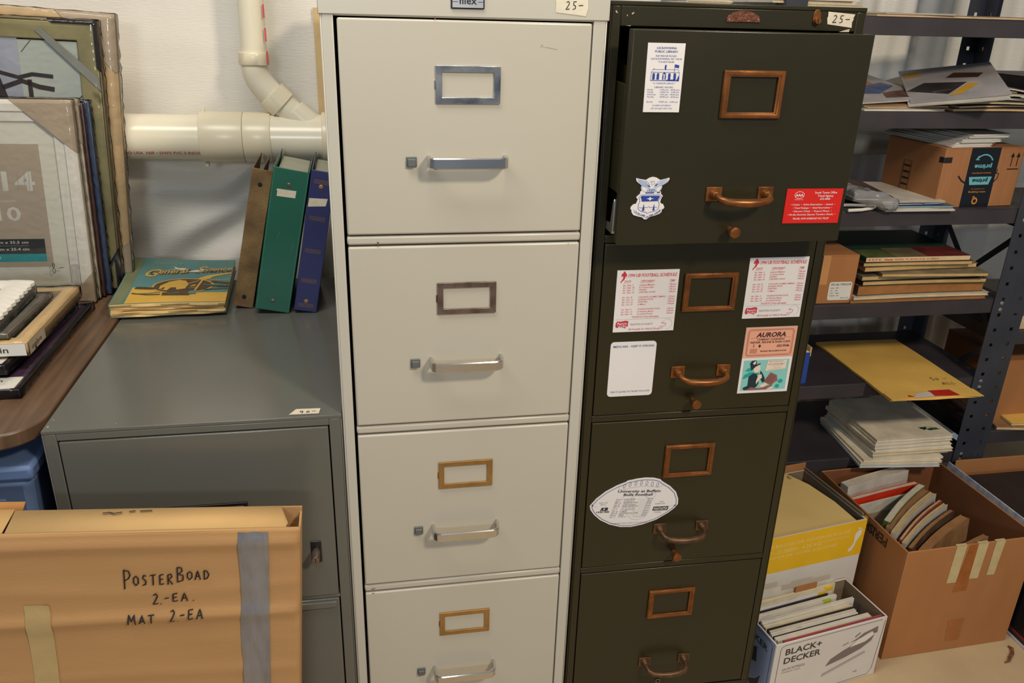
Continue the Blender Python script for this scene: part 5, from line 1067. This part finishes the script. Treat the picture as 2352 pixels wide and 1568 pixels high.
prn('footprint_mark', yb, face_xz(0,0,0), WHP, [('p',foot)] + [('p',ell(.2665+.0042*k,.2785-.0014*k*k*.6,.0020-.0002*k,.0026-.0003*k,10)) for k in range(4)], .0007)
mb = MB(); mb.add([(.006,.006,.2900),(.268,.006,.2900),(.2640,.080,.2960),(.2480,.150,.3010),(.2230,.200,.3040),(.02,.200,.3040),(.006,.10,.298)],[(0,1,2,3,4,5,6)])
ms = mb.build('manila_sheet', mat('manila_board',(222,188,118),.7,var=.03,scale=8), yb, smooth=0, solid=.0015)
prn('handwriting', yb, lambda u,v,n: (u, v, .3000+(v-.15)*.075+n), INK, hand('INSERTS, E',.100,.178,.012,.0125,.0013), .0035)
MB().box(-.001,.2840,.2110,.2150,.298,.318).build('rear_flap', CARDO, yb, bevel=.001)
MB().box(.2810,.2850,.012,.2110,.298,.306).build('side_flap', CARDG, yb, bevel=.001)

# steam iron carton full of booklets
WBX = mat('white_box_board', (214,206,198), .45, var=.02)
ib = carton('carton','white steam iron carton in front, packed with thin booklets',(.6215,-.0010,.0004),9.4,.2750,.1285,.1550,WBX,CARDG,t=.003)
DG = mat('dark_taupe_print', (64,56,56), .5, var=0); MGp = mat('mid_taupe_print', (122,108,106), .5, var=0); LGp = mat('light_taupe_print', (176,164,158), .5, var=0)
F = face_xz(0,0,0)
prn('print_text', ib, F, DG, [('t','BLACK+',.0250,.1230,.0150,{'w':.0880,'bold':.02}),('t','DECKER',.0245,.1005,.0150,{'w':.0900,'bold':.02}),('s',[(.0120,0),(.0120,.140),(.0150,.146),(.0210,.1490),(.262,.1500)],.0010),('s',[(.271,.146),(.264,.020),(.255,.006),(.150,.003)],.0010),('t','x2',.215,.0220,.0050,{'w':.009})])
prn('print_text', ib, F, MGp, [('t','QUICKPRESS',.0240,.0820,.0060,{'w':.0560}),('t','POWERFUL STEAM',.0240,.0755,.0028,{'w':.0450})])
prn('iron_picture', ib, F, MGp, [('p',[(.1350,.0620),(.1450,.0780),(.1750,.0930),(.2000,.1020),(.2060,.0980),(.2280,.1010),(.2450,.1110),(.2500,.1150),(.2440,.1000),(.2200,.0850),(.1800,.0720)]),
   ('p',[(.1880,.1090),(.2050,.1160),(.2200,.1260),(.2550,.1350),(.2560,.1190),(.2480,.1180),(.2420,.1260),(.2280,.1220),(.2100,.1130)]),('p',[(.1700,.1060),(.1840,.1100),(.1840,.1120),(.1700,.1078)]),('p',[(.1980,.1230),(.2100,.1310),(.2110,.1285),(.1990,.1195)])], .0006)
prn('iron_picture', ib, F, LGp, [('p',[(.1300,.0350),(.2360,.0700),(.2330,.0760),(.2280,.0740),(.1310,.0430)])], .0006)
prn('iron_picture', ib, F, WHP, [('p',[(.2060,.1130),(.2280,.1205),(.2420,.1245),(.2465,.1165),(.2300,.1035),(.2060,.1000),(.1900,.0960)])], .0009)
F3 = lambda u, v, n: (-n, .1285-u, v)
prn('side_panel_shade', ib, F3, mat('blue_side_shade', (142,158,190), .5, var=.04), grid(0,.125,0,.1535,1,1), .0003)  # bluish shade of the unlit side, tinted over the white board
prn('side_text', ib, F3, DG, [('t','DECKER',.018,.1180,.0140,{'w':.0880,'bold':.02}),('s',[(.02,.148),(.112,.149),(.118,.142),(.119,0)],.0012),('p',[(.055,.095),(.075,.105),(.080,.070),(.062,.062)]),('p',[(.060,.010),(.085,.030),(.098,.050),(.094,.020),(.075,.004)])], .0006)
bc = [('white',PAPERW),('pale',MW),('cream',mat('cream_cover',(220,204,160),.5)),('black',MD),('pink',mat('pink_cover',(196,96,104),.45)),('blue',pm('blue_mag',(70,72,140)))]
lst = [ # y, t, extra height, cover idx, yaw, leftshift, label
 (.0045,.0016,.010,4,0,.018,'pink edged booklet nearest the front of the iron carton'),
 (.0085,.0040,.008,1,1,.006,'pale booklet behind the pink one in the iron carton'),
 (.0135,.0050,.010,0,1,.004,'thick white booklet third from the front of the iron carton'),
 (.0200,.0014,.010,3,1,.003,'thin black booklet third of the dark ones from the back'),
 (.0230,.0060,.012,0,1,.002,'white booklet with small grey print in the front half'),
 (.0310,.0050,.012,1,1,.004,'pale booklet just before the red marked black one'),
 (.0380,.0016,.014,3,1,.002,'thin black booklet with a red mark in the iron carton'),
 (.0410,.0060,.014,2,2,.000,'cream booklet behind the red marked one in the carton'),
 (.0485,.0060,.015,0,2,.000,'white booklet near the middle of the iron carton'),
 (.0560,.0050,.017,0,2,.001,'white booklet with a rounded corner near the middle'),
 (.0625,.0016,.010,3,2,.000,'thin black booklet near the middle of the iron carton'),
 (.0655,.0045,.018,1,3,-.001,'pale booklet with a lime tab on its right corner'),
 (.0720,.0045,.020,0,3,-.001,'white booklet directly behind the lime tabbed one'),
 (.0790,.0016,.022,3,4,.002,'tall black booklet toward the back of the iron carton'),
 (.0830,.0050,.026,0,4,-.002,'white booklet with a yellow tab behind the black one'),
 (.0900,.0050,.030,1,4,-.002,'pale booklet with second yellow tab near the back'),
 (.0985,.0030,.034,2,1,-.002,'cream divider card with a raised tab near the back'),
 (.1050,.0030,.040,1,0,.0,'pale divider card with an index tab furthest back')]
LIME = mat('lime_tab', (168,186,60), .5); YT = mat('yellow_tab', (226,186,50), .5)
for k, (y,t,eh,ci,yw,ls,lb) in enumerate(lst):
    c_, s_ = math.cos(R(9.4)), math.sin(R(9.4)); lx = .010+ls; ly = y
    w_ = .215 + .02*(k % 3 == 0) + (.02 if k < 3 else 0) - (.03 if 10 < k < 16 else 0)
    o = book('booklet', lb, 'booklet', (.6215 + lx*c_ - ly*s_, -.001 + lx*s_ + ly*c_, .0040), (R(-3.0 if y < .09 else -1.2), 0, R(9.4+yw*.35)), w_, t, .136+eh, bc[ci][1], PG_WY if ci != 3 else MD, group='booklets in the iron carton', inset=.0008, ct=.0004, n=2)
    H__ = .136+eh
    if k in (11,14,15):
        MB().box(w_-.020,w_+.0006,-.0003,t+.0003,H__-.008,H__+.0003).build('tab', LIME if k == 11 else YT, o)
    if k == 4: prn('small_print', o, lambda u,v,n: (u,v,H__+n), mat('grey_print'), [('t','GUIDE',.060,.001,.003)], .0002)
    if k in (16,17):
        MB().box(.02 if k == 17 else .11, .075 if k == 17 else .165, 0, t, H__, H__+.014).build('index_tab', bc[1][1] if k == 17 else CARDO, o)
# black boxed game standing right of the big carton, with cardboard behind
bgx = root('game_box','large black box with white lettering right of the paperback carton','box',(1.2760,-.200,.0004))
BKB = mat('black_box_board', (26,20,22), .4, var=.2, scale=8); BRT = mat('dark_brown_lid', (48,36,30), .6, var=.2, scale=14)
MB().box(0,.36,0,.575,.006,.245).build('box_body', BKB, bgx, bevel=.002)
MB().box(-.0015,.3615,-.0015,.5765,.245,.2580).build('lid', BRT, bgx, bevel=.003)
MB().box(-.003,.001,.0,.576,.0,.006).build('white_edge', mat('grey_white_edge',(190,184,186),.5), bgx)
cm_ = MB().box(0,.0030,0,.285,0,.2895).build('comic', mat('blue_white_edge',(206,204,206),.5,var=.25,scale=60,rgb2=(150,160,186)), None, bevel=.0005); cm_.location = (1.2625,.108,.0004); cm_.rotation_euler = (0,0,R(1.0)); tag(cm_, 'thin white and blue edged comic upright between carton and black box', 'comic')
prn('white_lettering', bgx, lambda u,v,n: (-n, .575-u, v), WHP, [('t','T',.318,.095,.050,{'bold':.03}),('t','S',.318,.175,.035,{'bold':.02})], .0008)
prn('red_stripe', bgx, lambda u,v,n: (-n, .575-u, v), mat('dark_red_stripe', (120,36,40), .5), [('p',[(0,.016),(.575,.016),(.575,.024),(0,.024)])], .0008)
fc = MB().box(0,.34,0,.005,0,.2850).build('cardboard_sheet', CARDO, None, bevel=.001); fc.location = (1.287,.400,.0004); tag(fc, 'flat piece of brown cardboard upright behind the black box', 'cardboard')
tw = MB(); tw.tube([(1.2440,.070,.004),(1.2450,.060,.006),(1.2360,.048,.0045),(1.2220,.038,.0045),(1.2120,.029,.0045),(1.2000,.026,.0035)], [.0016,.0032,.0036,.0034,.0026,.0012], 8)
t_ = tw.build('twig', mat('red_brown_scrap', (124,74,48), .7, var=.3, scale=80), None); tag(t_, 'small red brown scrap lying on the floor by the black box', 'scrap')
